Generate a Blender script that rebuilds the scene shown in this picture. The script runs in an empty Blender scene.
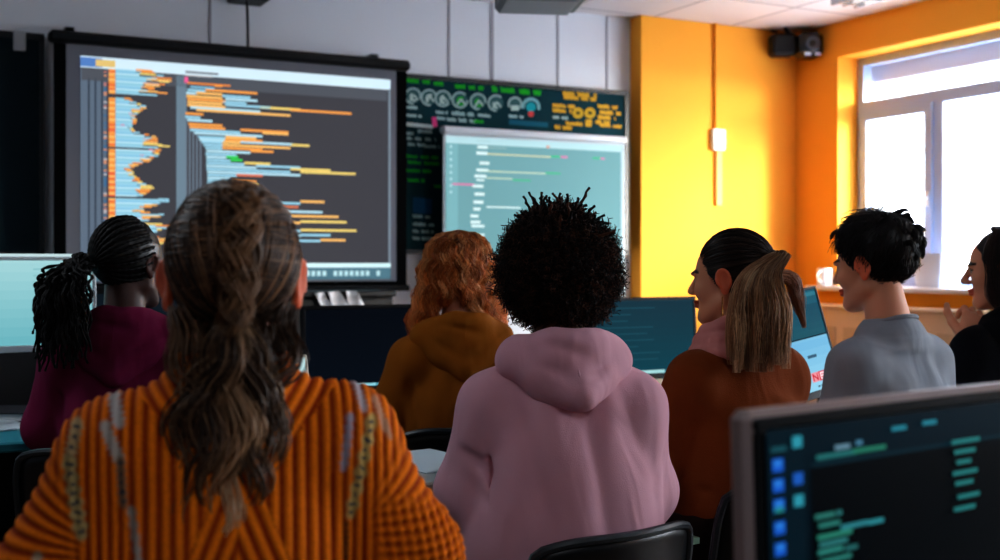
import bpy, math, random
import numpy as np
from mathutils import Vector, Matrix, Euler
random.seed(7); RNG = np.random.default_rng(11)
SC = bpy.context.scene
COL = SC.collection
R = math.radians
# ---------------------------------------------------------------- camera frame used only to work out real places from the photo
FPX, HZ, CH, TH = 1171.0, 265.0, 1.2, R(27.5)
FW = np.array([math.sin(TH), math.cos(TH)]); RT = np.array([math.cos(TH), -math.sin(TH)])
def P(px, py, d):
    u = (px-500)/FPX; v = (HZ-py)/FPX
    xy = d*(FW+u*RT)
    return Vector((xy[0], xy[1], CH+d*v))
def PY(px, py, Y):
    u = (px-500)/FPX
    return P(px, py, Y/(FW[1]+u*RT[1]))
def PX(px, py, X):
    u = (px-500)/FPX
    return P(px, py, X/(FW[0]+u*RT[0]))
def PZ(px, py, z):
    return P(px, py, (CH-z)*FPX/(py-HZ))
# ---------------------------------------------------------------- colours and materials
def lin(c):
    return tuple(((x/255)/12.92 if x/255 <= .04045 else ((x/255+.055)/1.055)**2.4) for x in c[:3])
def mat(name, rgb=(200,200,200), rough=.6, metal=0., spec=.5, emit=None, estr=1., vcol=None, noise=None, bump=None, var=0., sheen=0., sss=0., alpha=None, trans=0., coat=0., wrinkle=None):
    m = bpy.data.materials.new(name); m.use_nodes = True
    nt = m.node_tree; b = nt.nodes['Principled BSDF']
    c = lin(rgb)
    b.inputs['Base Color'].default_value = (*c, 1)
    b.inputs['Roughness'].default_value = rough
    b.inputs['Metallic'].default_value = metal
    b.inputs['Specular IOR Level'].default_value = spec
    if coat: b.inputs['Coat Weight'].default_value = coat
    if sheen:
        b.inputs['Sheen Weight'].default_value = sheen; b.inputs['Sheen Roughness'].default_value = .5
    if sss:
        b.inputs['Subsurface Weight'].default_value = sss; b.inputs['Subsurface Radius'].default_value = (.012,.005,.003); b.inputs['Subsurface Scale'].default_value = .6
    if trans:
        b.inputs['Transmission Weight'].default_value = trans
    src = None
    if vcol:
        a = nt.nodes.new('ShaderNodeAttribute'); a.attribute_name = vcol; src = a.outputs['Color']
    if var or bump:
        tc = nt.nodes.new('ShaderNodeTexCoord')
    if var:
        n = nt.nodes.new('ShaderNodeTexNoise'); n.inputs['Scale'].default_value = noise or 8; n.inputs['Detail'].default_value = 4
        nt.links.new(tc.outputs['Object'], n.inputs['Vector'])
        mp = nt.nodes.new('ShaderNodeMapRange'); mp.inputs['To Min'].default_value = 1-var; mp.inputs['To Max'].default_value = 1+var
        nt.links.new(n.outputs['Fac'], mp.inputs['Value'])
        mx = nt.nodes.new('ShaderNodeVectorMath'); mx.operation = 'SCALE'
        if src: nt.links.new(src, mx.inputs[0])
        else: mx.inputs[0].default_value = c
        nt.links.new(mp.outputs['Result'], mx.inputs['Scale']); src = mx.outputs['Vector']
    if src: nt.links.new(src, b.inputs['Base Color'])
    if bump:
        sc_, st_, dist = bump
        n2 = nt.nodes.new('ShaderNodeTexNoise'); n2.inputs['Scale'].default_value = sc_; n2.inputs['Detail'].default_value = 3
        nt.links.new(tc.outputs['Object'], n2.inputs['Vector'])
        bp = nt.nodes.new('ShaderNodeBump'); bp.inputs['Strength'].default_value = st_; bp.inputs['Distance'].default_value = dist
        nt.links.new(n2.outputs['Fac'], bp.inputs['Height']); nt.links.new(bp.outputs['Normal'], b.inputs['Normal'])
        if wrinkle:
            n3 = nt.nodes.new('ShaderNodeTexNoise'); n3.inputs['Scale'].default_value = wrinkle[0]; n3.inputs['Detail'].default_value = 1.2; n3.inputs['Distortion'].default_value = 1.2
            mpg = nt.nodes.new('ShaderNodeMapping'); mpg.inputs['Scale'].default_value = (1.6,1.6,.55); nt.links.new(tc.outputs['Object'], mpg.inputs['Vector']); nt.links.new(mpg.outputs['Vector'], n3.inputs['Vector'])
            b3 = nt.nodes.new('ShaderNodeBump'); b3.inputs['Strength'].default_value = wrinkle[1]; b3.inputs['Distance'].default_value = wrinkle[2]
            nt.links.new(n3.outputs['Fac'], b3.inputs['Height']); nt.links.new(b3.outputs['Normal'], bp.inputs['Normal'])
    if emit is not None:
        b.inputs['Emission Color'].default_value = (*lin(emit), 1); b.inputs['Emission Strength'].default_value = estr
    return m
def emat(name, rgb, s=1.):
    """a lit display pixel colour: mostly self-lit, slightly reflective"""
    return mat(name, tuple(int(x*.12) for x in rgb), .35, emit=rgb, estr=s)
def vemat(name, s=1., attr='Col', base=.03):
    m = bpy.data.materials.new(name); m.use_nodes = True; nt = m.node_tree; b = nt.nodes['Principled BSDF']
    a = nt.nodes.new('ShaderNodeAttribute'); a.attribute_name = attr
    sc_ = nt.nodes.new('ShaderNodeVectorMath'); sc_.operation = 'SCALE'; sc_.inputs['Scale'].default_value = base
    nt.links.new(a.outputs['Color'], sc_.inputs[0]); nt.links.new(sc_.outputs['Vector'], b.inputs['Base Color'])
    nt.links.new(a.outputs['Color'], b.inputs['Emission Color']); b.inputs['Emission Strength'].default_value = s
    b.inputs['Roughness'].default_value = .5; b.inputs['Specular IOR Level'].default_value = .03
    return m
# ---------------------------------------------------------------- objects
def raw(name, V, Fc, m=None, parent=None, smooth=False, col=None, attr='Col', mats=None, fm=None):
    V = np.asarray(V, np.float32).reshape(-1, 3)
    me = bpy.data.meshes.new(name)
    if isinstance(Fc, np.ndarray):
        n, k = Fc.shape
        me.vertices.add(len(V)); me.vertices.foreach_set('co', V.ravel())
        me.loops.add(n*k); me.loops.foreach_set('vertex_index', Fc.astype(np.int32).ravel())
        me.polygons.add(n); me.polygons.foreach_set('loop_start', np.arange(0, n*k, k, dtype=np.int32))
        me.update(calc_edges=True)
    else:
        me.from_pydata(V.tolist(), [], Fc)
    for mm in (mats or ([m] if m else [])): me.materials.append(mm)
    if fm is not None: me.polygons.foreach_set('material_index', np.asarray(fm, np.int32))
    if smooth: me.polygons.foreach_set('use_smooth', np.ones(len(me.polygons), bool))
    if col is not None:
        at = me.color_attributes.new(attr, 'FLOAT_COLOR', 'POINT')
        c = np.ones((len(V), 4), np.float32); c[:, :3] = col; at.data.foreach_set('color', c.ravel())
    me.validate()
    o = bpy.data.objects.new(name, me); COL.objects.link(o)
    if parent is not None: o.parent = parent
    return o
class MB:
    """collects plain shapes; build() makes them ONE mesh object"""
    def __init__(s): s.v = []; s.f = []; s.c = []; s.cur = (1,1,1)
    def add(s, V, Fc):
        n = len(s.v); s.v += [tuple(p) for p in V]; s.f += [tuple(i+n for i in q) for q in Fc]; s.c += [s.cur]*len(V); return s
    def box(s, a, b, bev=0., M=None):
        (x0,y0,z0),(x1,y1,z1) = a, b
        x0,x1 = sorted((x0,x1)); y0,y1 = sorted((y0,y1)); z0,z1 = sorted((z0,z1))
        if bev <= 0:
            V = [(x,y,z) for z in (z0,z1) for y in (y0,y1) for x in (x0,x1)]
            Fc = [(0,2,3,1),(4,5,7,6),(0,1,5,4),(2,6,7,3),(0,4,6,2),(1,3,7,5)]
        else:
            V = []; Fc = []; b_ = min(bev, (x1-x0)/2.01, (y1-y0)/2.01, (z1-z0)/2.01)
            idx = {}
            for i,(X,sx) in enumerate(((x0,1),(x1,-1))):
                for j,(Y,sy) in enumerate(((y0,1),(y1,-1))):
                    for k,(Z,sz) in enumerate(((z0,1),(z1,-1))):
                        for t in range(3):
                            p = [X+sx*b_, Y+sy*b_, Z+sz*b_]; p[t] = (X,Y,Z)[t]
                            idx[i,j,k,t] = len(V); V.append(tuple(p))
                        Fc.append((idx[i,j,k,0], idx[i,j,k,1], idx[i,j,k,2]))
            for i in (0,1):
                Fc.append((idx[i,0,0,0],idx[i,1,0,0],idx[i,1,1,0],idx[i,0,1,0]))
                Fc.append((idx[0,i,0,1],idx[1,i,0,1],idx[1,i,1,1],idx[0,i,1,1]))
                Fc.append((idx[0,0,i,2],idx[1,0,i,2],idx[1,1,i,2],idx[0,1,i,2]))
            for i in (0,1):
                for j in (0,1):
                    Fc.append((idx[0,i,j,1],idx[1,i,j,1],idx[1,i,j,2],idx[0,i,j,2]))
                    Fc.append((idx[i,0,j,0],idx[i,1,j,0],idx[i,1,j,2],idx[i,0,j,2]))
                    Fc.append((idx[i,j,0,0],idx[i,j,1,0],idx[i,j,1,1],idx[i,j,0,1]))
        if M is not None: V = [M @ Vector(p) for p in V]
        return s.add(V, Fc)
    def tube(s, pts, r, n=8, caps=True, closed=False):
        pts = [Vector(p) for p in pts]; m = len(pts); rr = r if hasattr(r, '__len__') else [r]*m
        V = []; up = None
        for i, p in enumerate(pts):
            if closed: t = pts[(i+1) % m]-pts[i-1]
            else: t = pts[min(i+1, m-1)]-pts[max(i-1, 0)]
            t.normalize()
            if up is None:
                up = Vector((0,0,1)) if abs(t.z) < .9 else Vector((1,0,0))
            a = up-t*up.dot(t); a.normalize(); b = t.cross(a); up = a
            for k in range(n):
                w = 2*math.pi*k/n; V.append(p+rr[i]*(math.cos(w)*a+math.sin(w)*b))
        Fc = []
        for i in range(m if closed else m-1):
            j = (i+1) % m
            for k in range(n):
                k2 = (k+1) % n; Fc.append((i*n+k, i*n+k2, j*n+k2, j*n+k))
        if caps and not closed: Fc += [tuple(range(n-1,-1,-1)), tuple((m-1)*n+k for k in range(n))]
        return s.add(V, Fc)
    def lathe(s, prof, c=(0,0,0), n=24, M=None):
        V = []
        for (r_, z) in prof:
            for k in range(n):
                w = 2*math.pi*k/n; p = Vector((r_*math.cos(w), r_*math.sin(w), z))
                if M is not None: p = M @ p
                V.append(p+Vector(c))
        Fc = []
        for i in range(len(prof)-1):
            for k in range(n):
                k2 = (k+1) % n; Fc.append((i*n+k, i*n+k2, (i+1)*n+k2, (i+1)*n+k))
        Fc += [tuple(range(n-1,-1,-1)), tuple((len(prof)-1)*n+k for k in range(n))]
        return s.add(V, Fc)
    def prism(s, poly, y0, y1, M=None):
        """polygon in x,z extruded along y"""
        n = len(poly); V = [(x,y0,z) for x,z in poly]+[(x,y1,z) for x,z in poly]
        Fc = [tuple(range(n)), tuple(range(2*n-1,n-1,-1))]+[(i,n+i,n+(i+1)%n,(i+1)%n) for i in range(n)]
        if M is not None: V = [M @ Vector(p) for p in V]
        return s.add(V, Fc)
    def quad(s, a, b, c, d): return s.add([a,b,c,d], [(0,1,2,3)])
    def build(s, name, m, parent=None, smooth=False, col=False):
        o = raw(name, s.v, s.f, m, parent, False, s.c if col else None)
        if smooth:
            me = o.data
            me.polygons.foreach_set('use_smooth', np.ones(len(me.polygons), bool))
            try: me.set_sharp_from_angle(angle=R(40))
            except Exception: pass
        return o
def tag(o, label=None, cat=None, group=None, kind=None):
    if label: o['label'] = label
    if cat: o['category'] = cat
    if group: o['group'] = group
    if kind: o['kind'] = kind
    return o
def thing(name, label, cat, loc=(0,0,0), rz=0., group=None):
    o = bpy.data.objects.new(name, None); COL.objects.link(o); o.empty_display_size = .1
    o.location = loc; o.rotation_euler = (0,0,rz)
    return tag(o, label, cat, group)
def struct(o): o['kind'] = 'structure'; return o
def kids(o): return [c for c in SC.objects if c.parent is o]
def dup(root, loc, rz, label):
    r = root.copy(); COL.objects.link(r); r.location = loc; r.rotation_euler = (0,0,rz); r['label'] = label
    for ch in kids(root):
        c = ch.copy(); COL.objects.link(c); c.parent = r
        for g in kids(ch):
            d = g.copy(); COL.objects.link(d); d.parent = c
    return r
# ---------------------------------------------------------------- smooth solid modelling on a grid (distance fields -> one quad mesh)
def surface_nets(D, o, h):
    D = D.astype(np.float32); S = D < 0
    nx, ny, nz = D.shape
    def sl(a, i, j, k): return a[i:nx-1+i, j:ny-1+j, k:nz-1+k]
    C = np.zeros((nx-1,ny-1,nz-1), np.uint8)
    for i in (0,1):
        for j in (0,1):
            for k in (0,1): C += sl(S,i,j,k)
    act = (C > 0) & (C < 8); ci = np.argwhere(act)
    idx = np.full(act.shape, -1, np.int32); idx[act] = np.arange(len(ci))
    acc = np.zeros((len(ci),3), np.float32); cnt = np.zeros(len(ci), np.float32)
    for ax in range(3):
        o1, o2 = [a for a in range(3) if a != ax]
        for p in (0,1):
            for q in (0,1):
                c0 = ci.copy(); c0[:,o1] += p; c0[:,o2] += q; c1 = c0.copy(); c1[:,ax] += 1
                d0 = D[tuple(c0.T)]; d1 = D[tuple(c1.T)]; x = (d0 < 0) != (d1 < 0)
                t = np.zeros_like(d0); t[x] = d0[x]/(d0[x]-d1[x])
                pos = np.zeros((len(ci),3), np.float32); pos[:,o1] = p; pos[:,o2] = q; pos[:,ax] = t
                acc[x] += pos[x]; cnt[x] += 1
    V = (ci+acc/cnt[:,None])*h+np.array(o)
    Fs = []
    for ax in range(3):
        o1, o2 = [(1,2),(2,0),(0,1)][ax]
        a = [slice(None)]*3; b = [slice(None)]*3; a[ax] = slice(0,-1); b[ax] = slice(1,None)
        A = S[tuple(a)]; B = S[tuple(b)]
        e = np.argwhere(A != B); e = e[(e[:,o1] > 0) & (e[:,o2] > 0) & (e[:,o1] < D.shape[o1]-1) & (e[:,o2] < D.shape[o2]-1)]
        q = []
        for (p, r_) in ((1,1),(0,1),(0,0),(1,0)):
            c = e.copy(); c[:,o1] -= p; c[:,o2] -= r_; q.append(idx[tuple(c.T)])
        Q = np.stack(q, 1); flip = ~A[tuple(e.T)]
        Q[flip] = Q[flip][:,::-1]; Fs.append(Q)
    return V.astype(np.float32), np.concatenate(Fs)
def pchip(z, zs, vs):
    """smooth interpolation through section values"""
    zs = np.asarray(zs, float); vs = np.asarray(vs, float); h = np.diff(zs); dl = np.diff(vs)/h
    m = np.zeros_like(vs); m[0], m[-1] = dl[0], dl[-1]
    for i in range(1, len(vs)-1):
        m[i] = 0 if dl[i-1]*dl[i] <= 0 else 2*dl[i-1]*dl[i]/(dl[i-1]+dl[i])
    z = np.clip(z, zs[0], zs[-1]); i = np.clip(np.searchsorted(zs, z)-1, 0, len(zs)-2)
    t = (z-zs[i])/h[i]
    return ((2*t**3-3*t**2+1)*vs[i]+(t**3-2*t**2+t)*h[i]*m[i]+(-2*t**3+3*t**2)*vs[i+1]+(t**3-t**2)*h[i]*m[i+1])
class Field:
    def __init__(s, lo, hi, h):
        s.h = h; s.o = np.array(lo, float); n = np.ceil((np.array(hi)-s.o)/h).astype(int)+1
        s.ax = [s.o[i]+h*np.arange(n[i]) for i in range(3)]
        s.D = np.full(n, 1.0, np.float32)
    def win(s, lo, hi):
        out = []
        for i in range(3):
            a = int(np.floor((lo[i]-s.o[i])/s.h)); b = int(np.ceil((hi[i]-s.o[i])/s.h))+1
            a = max(a, 0); b = min(b, len(s.ax[i]))
            if b-a < 1: return None
            out.append(slice(a, b))
        return tuple(out)
    def grid(s, w):
        return np.meshgrid(s.ax[0][w[0]].astype(np.float32), s.ax[1][w[1]].astype(np.float32), s.ax[2][w[2]].astype(np.float32), indexing='ij', sparse=True)
    def put(s, w, d, k, mode):
        D = s.D[w]
        if mode == 'add':
            if k <= 0: s.D[w] = np.minimum(D, d)
            else:
                hh = np.clip(.5+.5*(D-d)/k, 0, 1); s.D[w] = D*(1-hh)+d*hh-k*hh*(1-hh)
        else:
            d = -d
            if k <= 0: s.D[w] = np.maximum(D, d)
            else:
                hh = np.clip(.5-.5*(D-d)/k, 0, 1); s.D[w] = D*(1-hh)+d*hh+k*hh*(1-hh)
    def cone(s, a, b, r1, r2, k=.02, mode='add', flat=None):
        """tapered capsule; flat=(axis vector, factor) squashes it along that axis"""
        a = np.array(a, float); b = np.array(b, float); m = max(r1, r2)+k+.02
        w = s.win(np.minimum(a,b)-m, np.maximum(a,b)+m)
        if w is None: return s
        X,Y,Z = s.grid(w); ba = (b-a); L = float(ba@ba)+1e-9
        px,py,pz = X-a[0], Y-a[1], Z-a[2]
        t = np.clip((px*ba[0]+py*ba[1]+pz*ba[2])/L, 0, 1)
        qx,qy,qz = px-t*ba[0], py-t*ba[1], pz-t*ba[2]
        if flat is None: d = np.sqrt(qx*qx+qy*qy+qz*qz)
        else:
            n, f = flat; n = np.array(n, float); n = n/np.linalg.norm(n)
            q = qx*n[0]+qy*n[1]+qz*n[2]; d = np.sqrt(np.maximum(qx*qx+qy*qy+qz*qz+(f*f-1)*q*q, 0))
        s.put(w, d-(r1+(r2-r1)*t), k, mode); return s
    def ell(s, c, r, Rm=None, k=.015, mode='add'):
        c = np.array(c, float); r = np.array(r, float); m = r.max()+k+.02
        w = s.win(c-m, c+m)
        if w is None: return s
        X,Y,Z = s.grid(w); px,py,pz = X-c[0], Y-c[1], Z-c[2]
        if Rm is not None:
            Rm = np.array(Rm); px,py,pz = [Rm[0][i]*px+Rm[1][i]*py+Rm[2][i]*pz for i in range(3)]
        k0 = np.sqrt((px/r[0])**2+(py/r[1])**2+(pz/r[2])**2); k1 = np.sqrt((px/r[0]**2)**2+(py/r[1]**2)**2+(pz/r[2]**2)**2)+1e-6
        s.put(w, k0*(k0-1)/k1, k, mode); return s
    def loft(s, secs, k=.03, e=2.3, mode='add'):
        """secs: (z, cx, cy, half_x, half_y) rows"""
        A = np.array(sorted(secs), float); m = A[:,3:].max()+k+.03
        w = s.win((A[:,1].min()-m, A[:,2].min()-m, A[0,0]-.04), (A[:,1].max()+m, A[:,2].max()+m, A[-1,0]+.04))
        X,Y,Z = s.grid(w); z = Z.ravel()
        f = [pchip(z, A[:,0], A[:,i]).astype(np.float32).reshape(1,1,-1) for i in range(1,5)]
        q = (np.abs((X-f[0])/f[2])**e+np.abs((Y-f[1])/f[3])**e)**(1/e)
        d = (q-1)*np.minimum(f[2], f[3])
        d = np.maximum(d, np.maximum(A[0,0]-Z, Z-A[-1,0])); s.put(w, d, k, mode); return s
    def half(s, n, p, k=0.):
        """keep the side of the plane opposite to n"""
        X,Y,Z = s.grid((slice(None),)*3); n = np.array(n, float); n /= np.linalg.norm(n)
        d = (X-p[0])*n[0]+(Y-p[1])*n[1]+(Z-p[2])*n[2]
        s.put((slice(None),)*3, -d+0*s.D, k, 'cut'); return s
    def ridge(s, a, b, wd, amp):
        """cloth fold: a soft raised (amp>0) or sunk line from a to b"""
        a = np.array(a, float); b = np.array(b, float); m = 3*wd
        w = s.win(np.minimum(a,b)-m, np.maximum(a,b)+m)
        if w is None: return s
        X,Y,Z = s.grid(w); ba = b-a; L = float(ba@ba)+1e-9; px,py,pz = X-a[0], Y-a[1], Z-a[2]
        t = np.clip((px*ba[0]+py*ba[1]+pz*ba[2])/L, 0, 1)
        d2 = (px-t*ba[0])**2+(py-t*ba[1])**2+(pz-t*ba[2])**2
        s.D[w] = s.D[w]-amp*np.exp(-d2/(wd*wd))*np.sin(np.pi*np.clip(t*.9+.05,0,1))**.5; return s
    def lumps(s, amp, freq, seed=0, n=7):
        g = np.random.default_rng(seed); X,Y,Z = s.grid((slice(None),)*3); acc = 0
        for i in range(n):
            kx,ky,kz = g.normal(size=3)*freq; acc = acc+np.sin(kx*X+ky*Y+kz*Z+g.uniform(0,6.28))
        s.D -= amp*acc/math.sqrt(n); return s
    def mesh(s): return surface_nets(s.D, s.o, s.h)
# ---------------------------------------------------------------- hair: many fine tubes in one mesh
def tubes(name, PTS, RAD, m, parent, col=None, sides=3, loc=None):
    """PTS (n,m,3), RAD (n,m), col (n,m,3) or (n,3)"""
    n, k, _ = PTS.shape
    T = np.empty_like(PTS); T[:,1:-1] = PTS[:,2:]-PTS[:,:-2]; T[:,0] = PTS[:,1]-PTS[:,0]; T[:,-1] = PTS[:,-1]-PTS[:,-2]
    T /= np.linalg.norm(T, axis=2, keepdims=True)+1e-9
    ref = np.zeros_like(T); ref[...,0] = .31; ref[...,1] = .83; ref[...,2] = .47
    A = np.cross(T, ref); A /= np.linalg.norm(A, axis=2, keepdims=True)+1e-9; B = np.cross(T, A)
    V = np.empty((n,k,sides,3), np.float32)
    for q in range(sides):
        w = 2*math.pi*q/sides; V[:,:,q] = PTS+RAD[...,None]*(math.cos(w)*A+math.sin(w)*B)
    base = (np.arange(n)[:,None,None]*k+np.arange(k-1)[None,:,None])*sides; q = np.arange(sides); q2 = (q+1) % sides
    Fq = np.stack([base+q, base+q2, base+sides+q2, base+sides+q], -1).reshape(-1,4)
    c = None
    if col is not None:
        col = np.asarray(col, np.float32)
        if col.ndim == 2: col = np.repeat(col[:,None], k, 1)
        c = np.repeat(col[:,:,None], sides, 2).reshape(-1,3)
    return raw(name, V.reshape(-1,3), Fq, m, parent, True, c)
def smoothpath(pts, m):
    pts = np.array(pts, float); t = np.concatenate([[0], np.cumsum(np.linalg.norm(np.diff(pts,axis=0),axis=1))]); t /= t[-1]
    u = np.linspace(0,1,m); return np.stack([pchip(u, t, pts[:,i]) for i in range(3)], 1)
def lock(path, n, m, spread, sr, g, wave=0., wl=.06, stray=.15, tint=None, taper=.8):
    """n strands round one guide path; spread: list of lock radii along it"""
    C = smoothpath(path, m); t = np.linspace(0,1,m)
    sp = np.interp(t, np.linspace(0,1,len(spread)), spread)
    L = np.linalg.norm(np.diff(C,axis=0),axis=1).sum(); s_ = t*L
    T = np.gradient(C, axis=0); T /= np.linalg.norm(T,axis=1,keepdims=True)+1e-9
    ref = np.array([.2,.9,.3]) if abs(T[0,1]) < .9 else np.array([1.,0,0])
    A = np.cross(T, ref); A /= np.linalg.norm(A,axis=1,keepdims=True)+1e-9; B = np.cross(T, A)
    r_ = np.sqrt(g.uniform(0,1,n)); th = g.uniform(0,2*np.pi,n)
    a = (r_*np.cos(th))[:,None]*sp; b = (r_*np.sin(th))[:,None]*sp
    ph = g.uniform(0,6.28); ph2 = g.normal(0,.35,n)[:,None]
    wv = wave*np.sin(2*np.pi*s_/wl+ph+ph2)*np.clip(t*4,0,1); wv2 = wave*.6*np.cos(2*np.pi*s_/wl*.9+ph*2+ph2)*np.clip(t*4,0,1)
    f = g.uniform(.5,1.5,n)[:,None]; p3 = g.uniform(0,6.28,n)[:,None]
    st = stray*sp*np.sin(f*9*t+p3)*t; st2 = stray*sp*np.cos(f*7*t+p3*1.7)*t
    PT = C[None]+(a+wv+st)[...,None]*A[None]+(b+wv2+st2)[...,None]*B[None]
    RD = np.broadcast_to(sr*(1-taper*t**3), (n,m)).copy()
    return PT, RD
SKY, SUN, FILL, EXPO, VT, LOOK = 18.0, 11.0, 24.0, 0.1, 'Standard', 'Medium High Contrast'
# ================================================================= SETTING
WX, WY, CZ = 5.34, 6.12, 2.74            # right wall, white front wall, ceiling
BY = 6.0                                  # face of the orange chimney breast
M_white = mat('wall_white', (223,228,236), .7, var=.03, noise=1.5, bump=(60,.1,.002))
M_orange = mat('wall_orange', (250,173,66), .7, spec=.08, var=.03, noise=2., bump=(80,.1,.002))
M_back = mat('wall_back', (120,124,134), .8, var=.04, noise=2)
M_trim = mat('trim_white', (226,228,232), .5)
M_seam = mat('seam', (150,150,160), .7)
M_frame = mat('window_frame', (176,196,232), .4)
M_black = mat('black_plastic', (14,16,20), .45, spec=.3, var=.1, noise=20)
M_blackgl = mat('black_gloss', (6,8,11), .18)
M_metal = mat('grey_metal', (120,124,130), .35, metal=.9)
M_silver = mat('silver', (196,180,176), .35, metal=.6)
M_cream = mat('cream', (224,196,168), .6, var=.03, noise=3)
def slab(name, a, b, m, kind=True, bev=0):
    o = MB().box(a, b, bev).build(name, m)
    return struct(o) if kind else o
# floor: brown laminate planks
mf = mat('floor_laminate', (120,88,62), .4); nt = mf.node_tree; b = nt.nodes['Principled BSDF']
tc = nt.nodes.new('ShaderNodeTexCoord'); br = nt.nodes.new('ShaderNodeTexBrick'); br.inputs['Scale'].default_value = 1.
br.inputs['Brick Width'].default_value = 1.2; br.inputs['Row Height'].default_value = .19; br.inputs['Mortar Size'].default_value = .003
br.inputs['Color1'].default_value = (*lin((132,98,70)),1); br.inputs['Color2'].default_value = (*lin((108,78,54)),1); br.inputs['Mortar'].default_value = (*lin((60,42,30)),1)
nt.links.new(tc.outputs['Object'], br.inputs['Vector']); nt.links.new(br.outputs['Color'], b.inputs['Base Color'])
slab('floor', (-2.6,-2.6,-.06), (WX+.3,WY+.1,0), mf)
# ceiling: square mineral tiles
mc = mat('ceiling_tile', (214,210,210), .85); nt = mc.node_tree; b = nt.nodes['Principled BSDF']
tc = nt.nodes.new('ShaderNodeTexCoord'); br = nt.nodes.new('ShaderNodeTexBrick'); br.inputs['Scale'].default_value = 1.; br.offset = 0
br.inputs['Brick Width'].default_value = .6; br.inputs['Row Height'].default_value = .6; br.inputs['Mortar Size'].default_value = .012
br.inputs['Color1'].default_value = (*lin((220,214,214)),1); br.inputs['Color2'].default_value = (*lin((208,204,206)),1); br.inputs['Mortar'].default_value = (*lin((168,164,168)),1)
nt.links.new(tc.outputs['Object'], br.inputs['Vector']); nt.links.new(br.outputs['Color'], b.inputs['Base Color'])
slab('ceiling', (-2.6,-2.6,CZ), (WX+.3,WY+.1,CZ+.08), mc)
slab('wall_front', (-2.6,WY,0), (4.105,WY+.1,CZ), M_white)
slab('wall_front_orange', (4.105,BY,0), (WX,WY+.1,CZ), M_orange)
slab('wall_left', (-2.7,-2.6,0), (-2.6,WY+.1,CZ), M_back)
slab('wall_back', (-2.7,-2.7,0), (WX+.3,-2.6,CZ), M_back)
# right wall with two window openings
Z0, Z1 = 1.062, 2.52
W1 = (3.3, 5.61); W2 = (-.4, 1.9)
wr = MB()
wr.box((WX,-2.6,0), (WX+.3,WY+.1,Z0)); wr.box((WX,-2.6,Z1), (WX+.3,WY+.1,CZ))
wr.box((WX,W1[1],Z0), (WX+.3,WY+.1,Z1)); wr.box((WX,W2[1],Z0), (WX+.3,W1[0],Z1)); wr.box((WX,-2.6,Z0), (WX+.3,W2[0],Z1))
struct(wr.build('wall_right', M_orange))
# panel joints on the white wall
for i, px in enumerate((210, 449, 492, 558, 607)):
    p = PY(px, 50, WY-.004); w = .012 if px != 492 else .022
    slab('trim_%d' % (i+1), (p.x-w/2, WY-.004, .1), (p.x+w/2, WY, CZ), M_seam)
slab('baseboard_front', (-2.6,WY-.015,0), (4.105,WY,.09), M_trim)
slab('baseboard_right', (WX-.015,-2.6,0), (WX,BY,.09), M_trim)
slab('trim_6', (WX-.11,W1[0]-.06,1.038), (WX+.2,W1[1]+.19,Z0+.006), mat('sill', (222,222,230), .35), bev=.008)   # window board
slab('trim_7', (WX-.05,W2[0]-.06,1.038), (WX+.2,W2[1]+.06,Z0+.006), M_trim, bev=.008)
# windows
mg = bpy.data.materials.new('window_glass'); mg.use_nodes = True; nt = mg.node_tree; nt.nodes.remove(nt.nodes['Principled BSDF'])
tr = nt.nodes.new('ShaderNodeBsdfTransparent'); gl = nt.nodes.new('ShaderNodeBsdfGlossy'); gl.inputs['Roughness'].default_value = .02
fr = nt.nodes.new('ShaderNodeLayerWeight'); fr.inputs['Blend'].default_value = .04; mx = nt.nodes.new('ShaderNodeMixShader')
nt.links.new(fr.outputs['Fresnel'], mx.inputs['Fac']); nt.links.new(tr.outputs[0], mx.inputs[1]); nt.links.new(gl.outputs[0], mx.inputs[2])
nt.links.new(mx.outputs[0], nt.nodes['Material Output'].inputs['Surface'])
FX0, FX1 = WX+.17, WX+.235
def window(n, ya, yb, muls, casements):
    w = MB(); t = .05
    w.box((FX0,ya+t,Z0), (FX1,yb-t,Z0+t)); w.box((FX0,ya+t,Z1-t), (FX1,yb-t,Z1)); w.box((FX0,ya,Z0), (FX1,ya+t,Z1)); w.box((FX0,yb-t,Z0), (FX1,yb,Z1))
    zt = 2.165
    w.box((FX0+.001,ya+t,zt), (FX1-.001,yb-t,zt+.075))
    for y in muls: w.box((FX0-.004,y-.045,Z0+t), (FX1-.002,y+.045,zt))
    root = struct(w.build('window_%d' % n, M_frame))
    for (a, b_) in casements:
        c = MB(); s_ = .055; z0, z1 = Z0+.045, zt+.005; x0 = FX0-.02
        c.box((x0,a+s_,z0), (FX0+.03,b_-s_,z0+s_)); c.box((x0,a+s_,z1-s_), (FX0+.03,b_-s_,z1)); c.box((x0,a,z0), (FX0+.03,a+s_,z1)); c.box((x0,b_-s_,z0), (FX0+.03,b_,z1))
        sa = struct(c.build('sash', M_frame, root))
        h = MB().box((x0-.012,a+.012,1.55), (x0,a+.042,1.64), .004).box((x0-.03,a+.018,1.59), (x0-.01,a+.036,1.605)).box((x0-.042,a+.016,1.47), (x0-.028,a+.038,1.605), .005)
        struct(h.build('handle', M_trim, sa))
    struct(MB().quad((FX0+.03,ya+.02,Z0+.02), (FX0+.03,ya+.02,Z1-.02), (FX0+.03,yb-.02,Z1-.02), (FX0+.03,yb-.02,Z0+.02)).build('pane', mg, root))
    struct(MB().box((FX1+.02,ya+.05,2.36), (FX1+.2,yb-.02,Z1+.1), .01).build('shutter_box', mat('shutter_box', (205,214,228), .6), root))
    return root
m1 = PX(937.5, 150, FX0).y
window(1, W1[0], W1[1], (m1, 4.2), ((m1+.03, W1[1]-.04),))
window(2, W2[0], W2[1], (.35, 1.1), ((1.14, W2[1]-.04),))
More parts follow.
